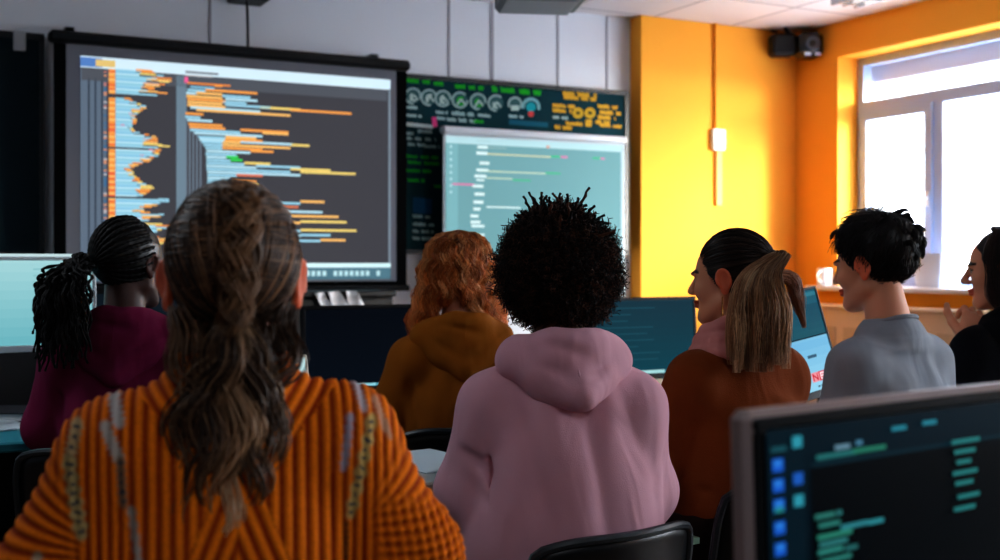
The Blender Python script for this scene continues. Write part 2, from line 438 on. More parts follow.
# ---------------------------------------------------------------- outside: pale apartment house across the street and the ground it stands on
struct(MB().box((6.5,-40,-4.2), (70,60,-4)).build('street', mat('street', (190,192,196), .9)))
struct(MB().box((7,-9,-4), (11.6,-6.5,9)).build('sun_blocker', mat('blocker_pale', (214,212,210), .8, var=.03, noise=1)))  # unseen block added to keep the sun out of the second window
hb = thing('apartment_building', 'pale washed-out apartment building outside the window beyond the street', 'building', (20,21,-4))
mw = mat('house_wall', (236,236,240), .8, var=.03, noise=1); mwin = mat('house_window', (84,90,104), .5, spec=.1)
MB().box((0,-9,0), (8,5,9.0)).build('wall', mw, hb); MB().box((-.3,-9.3,9.0), (8.3,5.3,9.3)).build('roof', mat('house_roof', (206,206,212), .8), hb)
for k in range(3):
    for j in range(4):
        y = -7.6+j*3.2; z = 1.0+k*2.7
        f = MB().box((-.06,y,z), (.02,y+1.3,z+1.5)).build('window', M_trim, hb)
        MB().box((-.08,y+.09,z+.09), (-.05,y+.61,z+1.41)).box((-.08,y+.69,z+.09), (-.05,y+1.21,z+1.41)).build('pane', mwin, f)
# ================================================================= FRONT WALL
def rect(mb, x0, x1, z0, z1, y, col):
    mb.cur = tuple(lin(col)); mb.quad((x0,y,z0), (x1,y,z0), (x1,y,z1), (x0,y,z1))
# blank dark board, far left
bx1 = PY(42,100,6.06).x
bb = thing('blackboard', 'blank dark blackboard at the far left end of the white front wall', 'blackboard', (-.2,6.1,1.25))
def at(o): return Matrix.Translation(-Vector(o.location))
def mbx(o): # builds in world numbers, stored relative to the thing's base
    class W(MB):
        def build(s, name, m, parent=None, smooth=False, col=False):
            off = Vector(o.location); s.v = [tuple(Vector(p)-off) for p in s.v]
            return MB.build(s, name, m, parent or o, smooth, col)
    return W()
zb0, zb1 = 1.245, 2.31
mbx(bb).box((-1.2,6.065,zb0), (bx1,6.118,zb1)).build('board', mat('board_dark', (22,42,50), .7, spec=.15, var=.15, noise=3))
fm_ = mat('board_frame', (30,34,38), .4)
w = mbx(bb); w.box((-1.22,6.055,zb1-.02), (bx1+.01,6.119,zb1+.01)); w.box((-1.22,6.055,zb0-.01), (bx1+.01,6.119,zb0+.02)); w.box((bx1-.012,6.055,zb0), (bx1+.012,6.119,zb1)); w.build('frame', fm_)
p = PY(20,41,6.05)
tag(MB().box((p.x-.03,6.035,p.z-.05), (p.x+.025,6.054,p.z+.05), .004).build('paper_clip', mat('clip_white', (196,200,206), .5)), 'small white clip on the top edge of the blank dark blackboard', 'clip')
# chalkboard with writing
x0 = 2.3; x1 = PY(627,93,6.06).x; zc0, zc1 = 1.275, 2.262
cb = thing('chalkboard', 'dark green chalkboard covered in green, white and yellow chalk notes', 'chalkboard', ((x0+x1)/2,6.1,zc0))
mbx(cb).box((x0,6.07,zc0), (x1,6.118,zc1)).build('board', mat('board_green', (8,50,58), .7, spec=.1, var=.25, noise=4))
w = mbx(cb); w.box((x0,6.06,zc1-.012), (x1+.01,6.119,zc1+.012)); w.box((x0,6.06,zc0-.012), (x1+.01,6.119,zc0+.012)); w.box((x1-.012,6.06,zc0), (x1+.012,6.119,zc1)); w.build('frame', fm_)
ch = mbx(cb); YC = 6.066; g = random.Random(5)
CHK = [0]
def stroke(pts, wd, col, Y=YC):
    CHK[0] += 1; Y = Y-.0004-CHK[0]*2e-5
    ch.cur = tuple(lin(col)); q = [PY(a, b_, Y) for a, b_ in pts]
    for i_, (a, b_) in enumerate(zip(q, q[1:])):
        d = b_-a
        if d.length < 1e-6: continue
        a = a-Vector((0,i_%2*1e-5,0)); b_ = b_-Vector((0,i_%2*1e-5,0)); n = Vector((-d.z,0,d.x)).normalized()*wd/2; ch.quad(a-n, b_-n, b_+n, a+n)
def scrib(x0, x1, y, h, col, wd=.007, slope=.078, gap=.16):
    """illegible handwriting: small loops and stems along a line, broken into words"""
    x = x0
    while x < x1:
        n = g.randint(4,9); pts = []
        for i in range(n*2):
            if x > x1: break
            pts.append((x, y+(x-x0)*slope+(h/2 if i % 2 else -h/2*g.uniform(.5,1.2)))); x += g.uniform(.6,1.1)
        if len(pts) > 1: stroke(pts, wd, col)
        x += h*g.uniform(.4,.9)
def ring(cx, cy, r, col, wd=.01, a0=0, a1=360, n=14):
    stroke([(cx+r*math.cos(R(a0+(a1-a0)*i/n)), cy+r*math.sin(R(a0+(a1-a0)*i/n))) for i in range(n+1)], wd, col)
def disc(cx, cy, r, col, Y=YC, n=14):
    CHK[0] += 1; Y = Y-.0004-CHK[0]*2e-5
    ch.cur = tuple(lin(col)); V = [PY(cx+r*math.cos(2*math.pi*i/n), cy-r*math.sin(2*math.pi*i/n), Y) for i in range(n)]; ch.add(V, [tuple(range(n))])
GR, WH, YE = (34,160,44), (150,178,178), (200,156,52)
scrib(406,431,80,5,GR,.0065); scrib(434,449,83,5,GR,.0065); scrib(455,484,86,5,GR,.0065); scrib(492,541,89,6,GR,.0075)
for i, (cx, cy) in enumerate(((413,96),(429,97.5),(443,98.5),(460,100),(478,101.5),(496,103))):
    disc(cx, cy, 7.6, (56,92,94)); ring(cx, cy, 7.6, (150,176,174), .012, g.randint(0,90), g.randint(290,400))
    ring(cx+1, cy+1, 3.5, (GR if i in (3,4) else (180,200,196)), .012, g.randint(0,120), g.randint(200,330)); stroke([(cx-3,cy+5),(cx+1,cy-1),(cx+5,cy+4)], .01, (176,196,190))
disc(515,104,6.5,(60,96,98)); ring(515,104,6.5,(150,176,174),.012,150,400); stroke([(511,108),(519,108)],.03,(176,196,190))
ring(531,107,8,(120,170,176),.02,170,380); disc(531,107,5,(30,150,160)); disc(531,114,3,(190,70,70))
for (a, b_, y, h, c) in ((406,420,107,3,WH),(406,422,115,3,WH),(436,448,112,3,WH),(452,474,113,4,WH),(437,445,118,3,WH),(447,478,119,4,WH),(478,492,115,3,WH),(509,524,116,3,WH)):
    scrib(a,b_,y,h,c,.008)
stroke([(405,124),(433,127)],.022,(190,206,206)); stroke([(434,117),(435,127)],.03,(210,70,130)); stroke([(509,122),(548,125)],.03,(24,90,110)); scrib(474,484,121,3,GR,.01)
for i, (a, b_, y, c) in enumerate(((406,414,133,WH),(418,434,131,WH),(406,436,138,WH),(408,428,144,WH),(424,440,146,WH),(406,438,156,GR),(408,442,162,GR),(406,432,170,GR),(408,425,180,GR),(434,442,186,GR))):
    scrib(a,b_,y,3.5,c,.006,.06)
ch.cur = lin((20,74,110)); ch.quad(PY(413,213,YC), PY(432,214,YC), PY(432,199,YC), PY(413,197,YC))
for k, y in enumerate((216,224,231,238)): scrib(413,434 if k else 430,y,3.2,WH,.008,.05)
ch.cur = lin(YE)
for (a, b_, y, h) in ((563,597,93,5),(564,596,97,4),(553,576,105,4),(553,572,110,4),(598,618,106,4),(600,621,112,4),(598,616,117,4),(555,572,127,4),(566,592,123,4),(586,610,121,4),(600,622,125,3)): scrib(a,b_,y,h,YE,.009)
for cx in (578,590): disc(cx,113,5.6,(190,156,50)); stroke([(cx-2,113),(cx+2,113)],.02,(70,70,40))
scrib(553,572,117,3,WH,.008)
ch.build('chalk_writing', mat('chalk', (200,200,200), .8, vcol='Col', spec=.1), None, col=True)
# first projection screen (large, near)
SY = 5.85
sx0, sx1 = PY(48,40,SY).x, PY(408,70,SY).x
ps = thing('projection_screen', 'large black-bordered projection screen showing a dark code editor', 'projection screen', ((sx0+sx1)/2,6.1,1.08))
zs1 = 2.30
w = mbx(ps); w.box((sx0,SY-.05,zs1-.055), (sx1,SY+.03,zs1), .015); w.build('case', M_black)
w = mbx(ps)
for x in (sx0+.12, sx1-.12): mbx(ps).box((x-.02,SY+.02,zs1-.032), (x+.02,6.05,zs1-.01)).box((x-.02,6.03,zs1-.032), (x+.02,6.05,zs1+.06)).box((x-.02,6.03,zs1+.04), (x+.02,WY,zs1+.06)).build('bracket', M_metal)
ax0, ax1 = PY(53.5,150,SY).x, PY(406.5,150,SY).x; bx0, bx1 = PY(66,150,SY).x, PY(396,150,SY).x
zb = PY(396,281,SY).z; zb2 = PY(396,288,SY).z
mbx(ps).box((ax0,SY-.002,zb2), (ax1,SY+.004,zs1-.05)).build('black_border', mat('border', (6,7,9), .8, spec=.05))
zt = PY(390,76,SY).z
mbx(ps).box((bx0,SY-.004,zb), (bx1,SY-.002,zt+.05)).build('screen_fabric', mat('fabric_grey', (112,114,124), .7))
w = mbx(ps); w.tube([(ax0-.01,SY-.005,zb2), (ax1+.01,SY-.005,zb2)], .016, 8); w.build('bottom_rail', M_black)
ix0, ix1 = PY(80,150,SY).x, PY(390,150,SY).x; iz0, iz1 = PY(390,279,SY).z, PY(390,80,SY).z
d = mbx(ps); Y0 = SY-.006
def ln(px0, py0, px1, hpx, col, yy=None, sep=.0):
    """one horizontal run of characters on the screen: starts at pixel px0,py0, ends at px1, real height from hpx"""
    a = PY(px0, py0, SY); xe = PY(px1, py0, SY).x; hh = hpx/FPX*6.0
    rect(d, a.x, xe, a.z-hh/2, a.z+hh/2, yy or Y0-.002, col)
rect(d, ix0, ix1, iz0, iz1, Y0, (70,70,76))
rect(d, ix0, ix1, iz1-.055, iz1, Y0-.001, (206,228,240))
rect(d, ix0, ix0+.10, iz1-.05, iz1-.006, Y0-.0012, (90,130,190)); rect(d, ix0+.07, ix0+.16, iz1-.045, iz1-.012, Y0-.0014, (220,190,120))
rect(d, ix0+.005, ix1-.02, iz1-.115, iz1-.06, Y0-.001, (86,90,98)); 
rect(d, ix0, ix0+.12, iz0, iz1-.06, Y0-.0008, (98,112,128))
for k in range(3): rect(d, ix0+.035+.03*k, ix0+.043+.03*k, iz0, iz1-.1, Y0-.001, (58,66,78))
rect(d, ix0, ix1, iz0, iz0+.075, Y0-.003, (84,120,134)); rect(d, ix0, ix1, iz0+.062, iz0+.085, Y0-.0035, (206,236,240))
for k in range(26):
    x = ix0+.75+k*.03
    if g.random() < .7: rect(d, x, x+.02, iz0+.018, iz0+.045, Y0-.0035, (180,214,220))
rect(d, ix1-.012, ix1, iz0, iz1-.05, Y0-.002, (126,140,152))
BL = [(150,200,220),(132,188,214),(176,214,228),(142,194,212)]; OR = [(236,160,84),(228,140,70),(240,186,110)]; YL = (232,206,120)
LP = [(70,174-6),(74,160),(78,172),(80,165),(83,158),(86,152),(89,158),(92,174)]
env = [(70,152),(74,156),(78,173),(82,168),(85,160),(88,152),(91,158),(94,173),(96,128),(98,130),(101,133),(104,140),(107,148),(110,142),(113,138),(117,134),(120,137),(123,136),(126,131),(129,133),(132,136),(134,146),(136,155),(139,158),(142,157),(145,164),(147,175),(150,160),(152,159),(155,159),(158,152),(161,150),(163,142),(166,136),(169,130),(172,134),(175,133),(178,139),(181,140),(184,146),(187,155),(190,150),(193,148),(195,140),(200,174),(203,160),(206,155),(209,142),(212,146),(215,168),(218,150),(221,148),(226,172),(230,160),(235,150),(240,170),(245,160),(250,150)]
ys = [e[0] for e in env]; xs = [e[1] for e in env]
y = 70.0; i = 0
while y < 262:
    xe = float(np.interp(y, ys, xs))
    dark = any(abs(y-q) < 1.3 for q in (95.5,148.5,197.5,222.5))
    if not dark:
        ln(108.5, y, 115, 1.75, OR[i % 3] if g.random() < .85 else (226,110,70))
        xm = 115+(xe-115)*g.uniform(.55,.9)
        ln(115.3, y, xm, 1.8, BL[i % 4]); ln(xm, y, xe, 1.6, OR[i % 3] if g.random() < .5 else YL if g.random() < .6 else BL[0])
        if g.random() < .12: ln(xm-6, y, xm-2, 1.3, (226,120,150))
    if g.random() < .5: ln(103.5, y, 106.5, 1.3, g.choice([(190,120,110),(60,110,150),(200,190,190),(220,150,110)]))
    y += 1.9; i += 1
# editor gutter, minimap columns
a = PY(176,150,SY).x
rect(d, a, a+.05, iz0+.08, iz1-.06, Y0-.001, (112,132,146))
for k in range(5):
    x = PY(185+3.6*k,190,SY).x; rect(d, x, x+.008, iz0+.09, PY(185,118+k*5,SY).z, Y0-.0012, (112,126,140))
RPn = [(72,185,218,2,(120,124,132)),(75,185,212,1.6,(200,204,208)),(80,184,188,6,(226,100,150)),
 (83,187,230,1.8,OR[1]),(87,190,214,1.8,BL[1]),(86,214,222,1.8,OR[0])]
for (y,a,b_,h,c) in RPn: ln(a,y,b_,h,c)
def rrow(y, segs, h=2.4):
    for (a, b_, c) in segs: ln(a, y, b_, h, c)
O1, O2, B1, B2 = OR[0], OR[2], BL[0], BL[2]
for y, sg in ((90,[(187,205,B1),(205,257,O1)]),(93,[(186,196,B2),(196,222,O2)]),(96,[(186,222,O2),(222,250,B1)]),(99,[(187,225,O1),(225,257,B2)]),(102,[(187,222,O2),(222,246,B1)]),
  (105,[(187,225,O2),(225,270,B1)]),(107.5,[(190,260,B2),(260,300,YL)]),(110,[(196,290,O2),(290,351,O1)]),(113.5,[(185,203,O1)]),(117,[(185,200,B1)]),(120,[(187,212,B2)]),
  (124,[(188,222,O1)]),(127,[(189,225,O1)]),(130,[(190,240,B1),(240,288,O1)]),(133,[(194,262,B2),(262,288,O2)]),(137,[(198,225,B1),(225,256,O2)]),(139.5,[(199,224,B2),(224,262,O1)]),(142,[(201,222,B1),(222,240,O2),(240,292,B2)]),
  (145,[(203,222,B1),(222,290,O2),(290,309,YL)]),(148,[(205,222,B1),(222,262,O1)]),(151,[(206,250,B2),(250,273,O1)]),(154,[(205,236,B1)]),(157,[(206,226,B2),(226,238,(60,200,90))]),(160,[(206,230,B1),(230,242,(60,200,90))]),
  (163,[(206,244,B1),(244,270,YL)]),(166,[(206,256,B2),(256,300,B1)]),(169,[(206,290,B1),(290,330,YL)]),(172,[(207,300,B2),(300,355,YL)]),(175,[(207,236,B1),(236,262,(214,120,90))]),(178,[(207,230,B2)]),
  (181,[(207,232,B1),(232,256,O1)]),(184,[(207,232,B1),(232,258,YL)]),(188,[(207,222,B2)]),(193,[(207,215,B1)]),(197,[(207,218,B1)]),
  (201.5,[(214,300,B1),(300,324,O2)]),(206.5,[(214,270,B2),(270,298,(206,120,90))]),(211,[(214,260,B1),(260,322,B2)]),(216,[(214,290,B2),(290,338,O2)]),
  (221.5,[(214,300,O2),(300,346,YL)]),(226,[(214,262,B2)]),(230,[(214,300,B1),(300,356,YL)]),(235,[(214,300,B2),(300,330,B1)]),(240,[(214,320,B1),(320,345,O2)]),(246,[(214,256,B2)]),(252,[(214,240,B1)])):
    rrow(y, sg)
vs = vemat('projected_light', .84, base=.25)
d.build('code_display', vs, None, col=True)
# second projection screen
TY = 5.95
tx0, tx1 = PY(443,150,TY).x, PY(624.5,150,TY).x; tz1 = 1.968; tz0 = 1.0
p2 = thing('projection_screen', 'smaller pale teal projection screen hung in front of the green chalkboard', 'projection screen', ((tx0+tx1)/2,6.1,tz0))
w = mbx(p2); w.box((tx0-.01,TY-.03,tz1-.035), (tx1+.01,TY+.03,tz1+.008), .012); w.build('case', mat('case_white', (206,212,220), .5))
w = mbx(p2)
for x in (tx0+.1, tx1-.1): mbx(p2).box((x-.015,TY+.02,tz1-.03), (x+.015,6.058,tz1-.01)).build('bracket', M_metal)
mbx(p2).box((tx0,TY-.002,tz0), (tx1,TY+.003,tz1-.02)).build('screen_fabric', mat('fabric_pale', (190,200,206), .7))
w = mbx(p2); w.tube([(tx0-.01,TY,tz0), (tx1+.01,TY,tz0)], .014, 8); w.build('bottom_rail', M_black)
d = mbx(p2); Y0 = TY-.004; SYs = SY; 
def ln2(px0, py0, px1, hpx, col):
    a = PY(px0, py0, TY); xe = PY(px1, py0, TY).x; hh = hpx/FPX*6.4; rect(d, a.x, xe, a.z-hh/2, a.z+hh/2, Y0-.002, col)
rect(d, tx0+.015, tx1-.03, tz0+.05, tz1-.06, Y0, (116,162,168)); rect(d, tx0+.015, tx1-.03, tz1-.085, tz1-.045, Y0-.001, (180,214,220))
rect(d, tx0+.015, tx0+.09, tz0+.05, tz1-.085, Y0-.001, (126,176,182)); rect(d, tx1-.03, tx1-.012, tz0+.03, tz1-.045, Y0-.001, (178,204,214))
W2_ = (214,236,236)
for (x0,y,x1,h,c) in ((476,141,490,1.6,(170,205,208)),(477,147,487,3,W2_),(487,147.5,506,1.2,(150,180,180)),(476,153,487,3.2,W2_),(487,154,550,1.5,(206,206,170)),(550,156.5,560,1.8,(60,190,130)),(560,157,567,1.8,(220,120,170)),
  (479,163,489,3,W2_),(476,170,488,3,W2_),(480,171,545,1.4,(196,214,190)),(545,173,560,1.5,(70,190,130)),(474,176,486,3,W2_),(486,178,512,1.3,(196,214,190)),(512,180,530,1.4,(70,190,130)),(476,180,484,2,W2_),(452,184,474,1.6,(226,120,170)),(472,186,483,3,W2_),
  (474,194,484,3,W2_),(473,202,483,3.2,W2_),(486,207,520,1.5,W2_),(473,209,480,3,W2_),(470,216,478,3,W2_),(470,222,480,3,W2_),(471,226,484,2.6,W2_),(474,235,484,2.6,W2_),(592,158,600,1.6,(60,190,130)),(600,158.6,604,1.6,(220,120,170)),(546,147,549,2,(226,130,90)),
  (520,262,600,1.4,W2_),(560,275,610,1.4,W2_),(474,245,486,3,W2_),(476,256,490,3,W2_)): ln2(x0,y,x1,h,c)
for k in range(9): ln2(449.5,140+6.5*k,451.5,2.6,(180,214,220))
d.build('code_display', vemat('projected_light_pale', .8, base=.25), None, col=True)
# black device high on the wall with a cable that runs down to the screen case
p = PY(247,0,6.02); q = PY(247,46,6.02)
dv = thing('wall_bracket', 'black bracket high on the white wall with a thin cable hanging down', 'bracket', (p.x,6.1,p.z))
mbx(dv).box((p.x-.085,5.94,p.z-.008), (p.x+.105,6.119,p.z+.06), .01).build('housing', M_black)
mbx(dv).tube([(p.x,6.02,p.z),(p.x+.004,6.02,(p.z+q.z)/2),(p.x,6.0,q.z-.03)], .007, 6).build('cable', M_black)
# black cabinet under the screen, papers hung over its front
cx0, cx1 = -.95, PY(394,300,5.5).x; zt = PY(350,291,5.5).z
cbn = thing('cabinet', 'long black cabinet standing below the large projection screen', 'cabinet', ((cx0+cx1)/2,5.7,0))
mbx(cbn).box((cx0,5.52,.06), (cx1,5.79,zt-.03)).build('carcass', M_black)
mbx(cbn).box((cx0-.01,5.49,zt-.03), (cx1+.01,5.8,zt), .006).build('cabinet_top', mat('cab_top', (24,26,30), .35))
mbx(cbn).box((cx0+.03,5.54,0), (cx1-.03,5.77,.06)).build('plinth', M_blackgl)
for k in range(4):
    a = cx0+(cx1-cx0)*k/4; b_ = cx0+(cx1-cx0)*(k+1)/4
    dr = mbx(cbn).box((a+.006,5.5,.08), (b_-.006,5.52,zt-.04), .004).build('door', mat('cab_door', (20,22,26), .4))
    h = mbx(cbn).tube([(b_-.05,5.485,.6),(b_-.05,5.485,.75)], .006, 6); off = Vector(cbn.location); MB.build(setattr(h,'v',[tuple(Vector(v)-off) for v in h.v]) or h, 'handle', M_metal, dr)
for i, (pts, lb) in enumerate(((((314,293),(324,292),(330,305),(322,309)), 'crumpled white paper over the cabinet front, leftmost of the three papers'), (((327,292),(339,291),(350,309),(334,310)), 'crumpled white paper over the cabinet front, middle of the three papers'), (((345,291),(356,291),(366,308),(351,309)), 'crumpled white paper over the cabinet front, rightmost of the three papers'))):
    m = MB(); N = 7; V = []
    A, B_, C_, D_ = [PY(a, b_, 5.48) for a, b_ in pts]
    for r_ in range(N):
        for c_ in range(N):
            s_, t_ = c_/(N-1), r_/(N-1); q = (A*(1-s_)+B_*s_)*(1-t_)+(D_*(1-s_)+C_*s_)*t_
            V.append(q+Vector((0,-.012*math.sin(5*s_+3*t_+i)-.006*math.sin(9*t_),0)))
    m.add(V, [(r_*N+c_, r_*N+c_+1, (r_+1)*N+c_+1, (r_+1)*N+c_) for r_ in range(N-1) for c_ in range(N-1)])
    tag(m.build('paper_sheet', mat('paper', (216,218,224), .8), smooth=True), lb, 'paper', 'papers over the cabinet front')
# ================================================================= ORANGE CORNER
p = PY(716,140,BY)
th = thing('wall_thermostat', 'small white thermostat box on the orange wall below an orange pipe', 'thermostat', (p.x,BY,p.z-.07))
mbx(th).box((p.x-.048,BY-.035,p.z-.068), (p.x+.055,BY,p.z+.068), .008).build('housing', mat('thermo', (226,232,240), .4))
mbx(th).box((p.x-.012,BY-.039,p.z+.02), (p.x+.022,BY-.034,p.z+.035)).build('window', mat('thermo_lcd', (120,140,150), .2))
tag(mbx(th).tube([(p.x-.012,BY-.012,p.z+.065),(p.x-.012,BY-.012,CZ)], .012, 8).build('pipe', M_orange), 'orange painted pipe')
tag(mbx(th).box((p.x-.012,BY-.022,p.z-.42), (p.x+.035,BY,p.z-.066), .004).build('conduit', mat('conduit_cream', (252,200,122), .7, spec=.1)), 'pale conduit below the box')
p = PY(797,45,5.84)
sp = thing('security_camera', 'black security camera with a round lens in the top corner of the orange walls', 'camera', (p.x-.05,5.98,p.z-.08))
M_ = Matrix.Translation(p) @ Matrix.Rotation(R(-24),4,'Z')
mbx(sp).box((-.165,-.03,-.07), (-.01,.10,.075), .02, M_).build('side_box', M_black)
body = mbx(sp).box((-.005,-.09,-.085), (.15,.10,.08), .03, M_).build('housing', M_blackgl)
def lathe_y(mb, prof, c, Mx, n=24):
    return mb.lathe(prof, (0,0,0), n, Mx @ Matrix.Translation(c) @ Matrix.Rotation(R(90),4,'X'))
w = mbx(sp); lathe_y(w, [(.0,.0),(.044,.0),(.048,.012),(.040,.016),(.032,.006),(0,.003)], (.075,-.085,-.005), M_); o_ = w.build('lens_ring', mat('lens_ring', (84,92,102), .3, metal=.3), smooth=True)
mcl = mat('cam_lamp', (220,230,240), .2)
mbx(sp).box((.02,-.094,-.08), (.06,-.088,-.064), 0, M_).build('lamp', mcl); mbx(sp).box((.09,-.094,-.08), (.125,-.088,-.064), 0, M_).build('lamp', mcl)
w = mbx(sp); w.tube([p+Vector((-.05,.02,.07)), p+Vector((-.06,.06,.13)), Vector((p.x-.06,BY,p.z+.14))], .014, 8); w.lathe([(.0,-.01),(.04,-.01),(.04,.01),(0,.01)], (p.x-.06,BY-.012,p.z+.14), 16, Matrix.Rotation(R(90),4,'X')); w.build('wall_bracket', M_black)
# radiator cover
rc = thing('radiator_cover', 'long cream radiator cover against the orange wall under the window', 'radiator cover', (WX-.09,4.2,0))
mbx(rc).box((WX-.17,2.6,.08), (WX-.002,5.72,.93)).build('panel', M_cream); mbx(rc).box((WX-.19,2.58,.93), (WX-.002,5.74,.955), .005).build('cover_top', M_cream); mbx(rc).box((WX-.15,2.62,0), (WX-.02,5.7,.08)).build('plinth', M_cream)
w = mbx(rc)
for k in range(16): w.box((WX-.175,2.75+k*.18,.2), (WX-.168,2.86+k*.18,.82))
w.build('grille', mat('grille', (206,178,150), .6))
# things on the window board
zsl = Z0+.006
p = PX(825,284,WX-.03)
mg_ = mat('mug_white', (236,230,226), .3)
mu = thing('mug', 'white mug standing on the left end of the window board', 'mug', (p.x,p.y,zsl))
MB().lathe([(0,.001),(.046,.001),(.05,.006),(.052,.11),(.049,.112),(.046,.012),(0,.01)], n=28).build('cup', mg_, mu, True)
MB().tube([(.05*math.cos(R(200))-.034*math.sin(R(a))*1.0, .05*math.sin(R(200))-.0*a, .058+.034*math.cos(R(a))) for a in range(0,181,20)], .006, 8).build('handle', mg_, mu, True)
p = PX(936,285,WX+.06)
pl = thing('planter', 'pale translucent tapered tub on the window board in front of the window post', 'tub', (p.x,p.y,zsl))
mp_ = mat('tub_plastic', (214,224,242), .45)
def frus(mb, a0, b0, a1, b1, z0, z1, r=.02, n=5):
    def rr(a, b_, z):
        o = []
        for (sx, sy, st) in ((1,1,0),(-1,1,90),(-1,-1,180),(1,-1,270)):
            for k in range(n): w = R(st+90*k/(n-1)); o.append((sx*(a-r)+r*math.cos(w), sy*(b_-r)+r*math.sin(w), z))
        return o
    A = rr(a0,b0,z0); B_ = rr(a1,b1,z1); m = len(A)
    return mb.add(A+B_, [tuple(range(m-1,-1,-1))]+[(i,(i+1)%m,m+(i+1)%m,m+i) for i in range(m)])
w = MB(); frus(w,.07,.095,.09,.12,.001,.19); w2 = MB(); frus(w2,.096,.126,.098,.128,.184,.2)
w.build('tub', mp_, pl, True); w2.build('rim', mp_, pl, True)
# ceiling: projector and fluorescent fitting
p = P(545,8,5.0)
pr = thing('ceiling_projector', 'grey video projector hanging from the ceiling above the chalkboard', 'projector', (p.x,p.y,CZ), R(-20))
MB().box((-.2,-.15,p.z-CZ), (.14,.15,p.z-CZ+.11), .02).build('housing', mat('proj_grey', (150,152,160), .5), pr)
MB().box((.0,-.156,p.z-CZ+.012), (.17,.156,p.z-CZ+.09), .02).build('lens_housing', mat('proj_dark', (52,60,68), .3), pr)
lathe_y(MB(), [(0,0),(.036,0),(.04,.02),(.03,.022),(.026,.008),(0,.006)], (.09,-.15,p.z-CZ+.05), Matrix.Identity(4)).build('lens', mat('proj_lens', (190,210,220), .1), pr, True)
MB().tube([(0,0,p.z-CZ+.1),(0,0,-.02)], .018, 10).lathe([(0,-.02),(.07,-.02),(.07,0),(0,0)]).build('pole', M_trim, pr, True)
a = P(832,13,6.55)
lf = thing('ceiling_lamp', 'long white fluorescent ceiling fitting near the top of the window wall', 'lamp', (a.x+.08,a.y-.75,CZ))
MB().box((-.09,-.75,-.05), (.09,.75,0), .006).build('housing', mat('lamp_body', (150,146,146), .5, metal=.3), lf)
w = MB()
for k in range(11): w.box((-.08,-.7+k*.14-.006,-.088), (.08,-.7+k*.14+.006,-.05))
for x in (-.085,0,.085): w.box((x-.004,-.75,-.09), (x+.004,.75,-.05))
w.build('louvre', mat('louvre', (190,190,194), .25, metal=.8), lf)
for x in (-.043,.043): MB().tube([(x,-.73,-.066),(x,.73,-.066)], .012, 8).build('tube', mat('lamp_tube', (240,236,230), .4, emit=(255,240,225), estr=1.2), lf, True)
# ================================================================= DESKS, SCREENS, CHAIRS
DZ = .72
def desk(x0, x1, y0, y1, label, m):
    o = thing('desk', label, 'desk', ((x0+x1)/2,(y0+y1)/2,0)); w = (x1-x0)/2; dd = (y1-y0)/2
    MB().box((-w,-dd,DZ-.028), (w,dd,DZ), .005).build('desktop', m, o)
    for sx in (-1,1):
        for sy in (-1,1): MB().box((sx*(w-.06)-.02,sy*(dd-.06)-.02,0), (sx*(w-.06)+.02,sy*(dd-.06)+.02,DZ-.028), .004).build('leg', M_black, o)
    MB().box((-w+.06,dd-.07,.3), (w-.06,dd-.055,DZ-.03)).build('modesty_panel', M_black, o)
    return o
M_teal = mat('desk_teal', (40,136,152), .4, var=.05, noise=6); M_pale = mat('desk_pale', (176,196,200), .4, var=.04, noise=6); M_dk = mat('desk_dark', (60,66,72), .4)
desk(-1.1, 3.3, 3.42, 4.2, 'long teal desk in the front row below the projection screens', M_teal)
desk(.46, 3.4, 2.36, 2.68, 'long pale desk in the middle row before the pink hoodie', M_pale)
desk(.45, 2.0, .48, 1.04, 'desk carrying the large dark monitor at the lower right', M_dk)
M_scr = mat('screen_glass', (6,8,11), .4, spec=.2)
class Scr:
    """what a display shows, in fractions of its width and height from the top left"""
    def __init__(s, w, h): s.m = MB(); s.w = w; s.h = h; s.n = 0
    def r(s, x0, y0, x1, y1, c):
        s.n += 1; y = -.0006-.00004*s.n; s.m.cur = tuple(lin(c))
        X0, X1, Z0_, Z1_ = (x0-.5)*s.w, (x1-.5)*s.w, (1-y1)*s.h, (1-y0)*s.h
        s.m.quad((X0,y,Z0_), (X1,y,Z0_), (X1,y,Z1_), (X0,y,Z1_)); return s
    def line(s, pts, wd, c):
        s.n += 1; y = -.0006-.00004*s.n; s.m.cur = tuple(lin(c)); q = [Vector(((a-.5)*s.w,y,(1-b_)*s.h)) for a, b_ in pts]
        for a, b_ in zip(q, q[1:]):
            d_ = b_-a; n = Vector((-d_.z,0,d_.x)).normalized()*wd/2; e = d_.normalized()*wd/2; s.m.quad(a-n-e, b_-n+e, b_+n+e, a+n-e)
        return s
    def grad(s, x0, y0, x1, y1, ct, cb, n=10):
        for i in range(n):
            t = i/(n-1); s.r(x0, y0+(y1-y0)*i/n, x1, y0+(y1-y0)*(i+1)/n, tuple(ct[k]*(1-t)+cb[k]*t for k in range(3)))
        return s
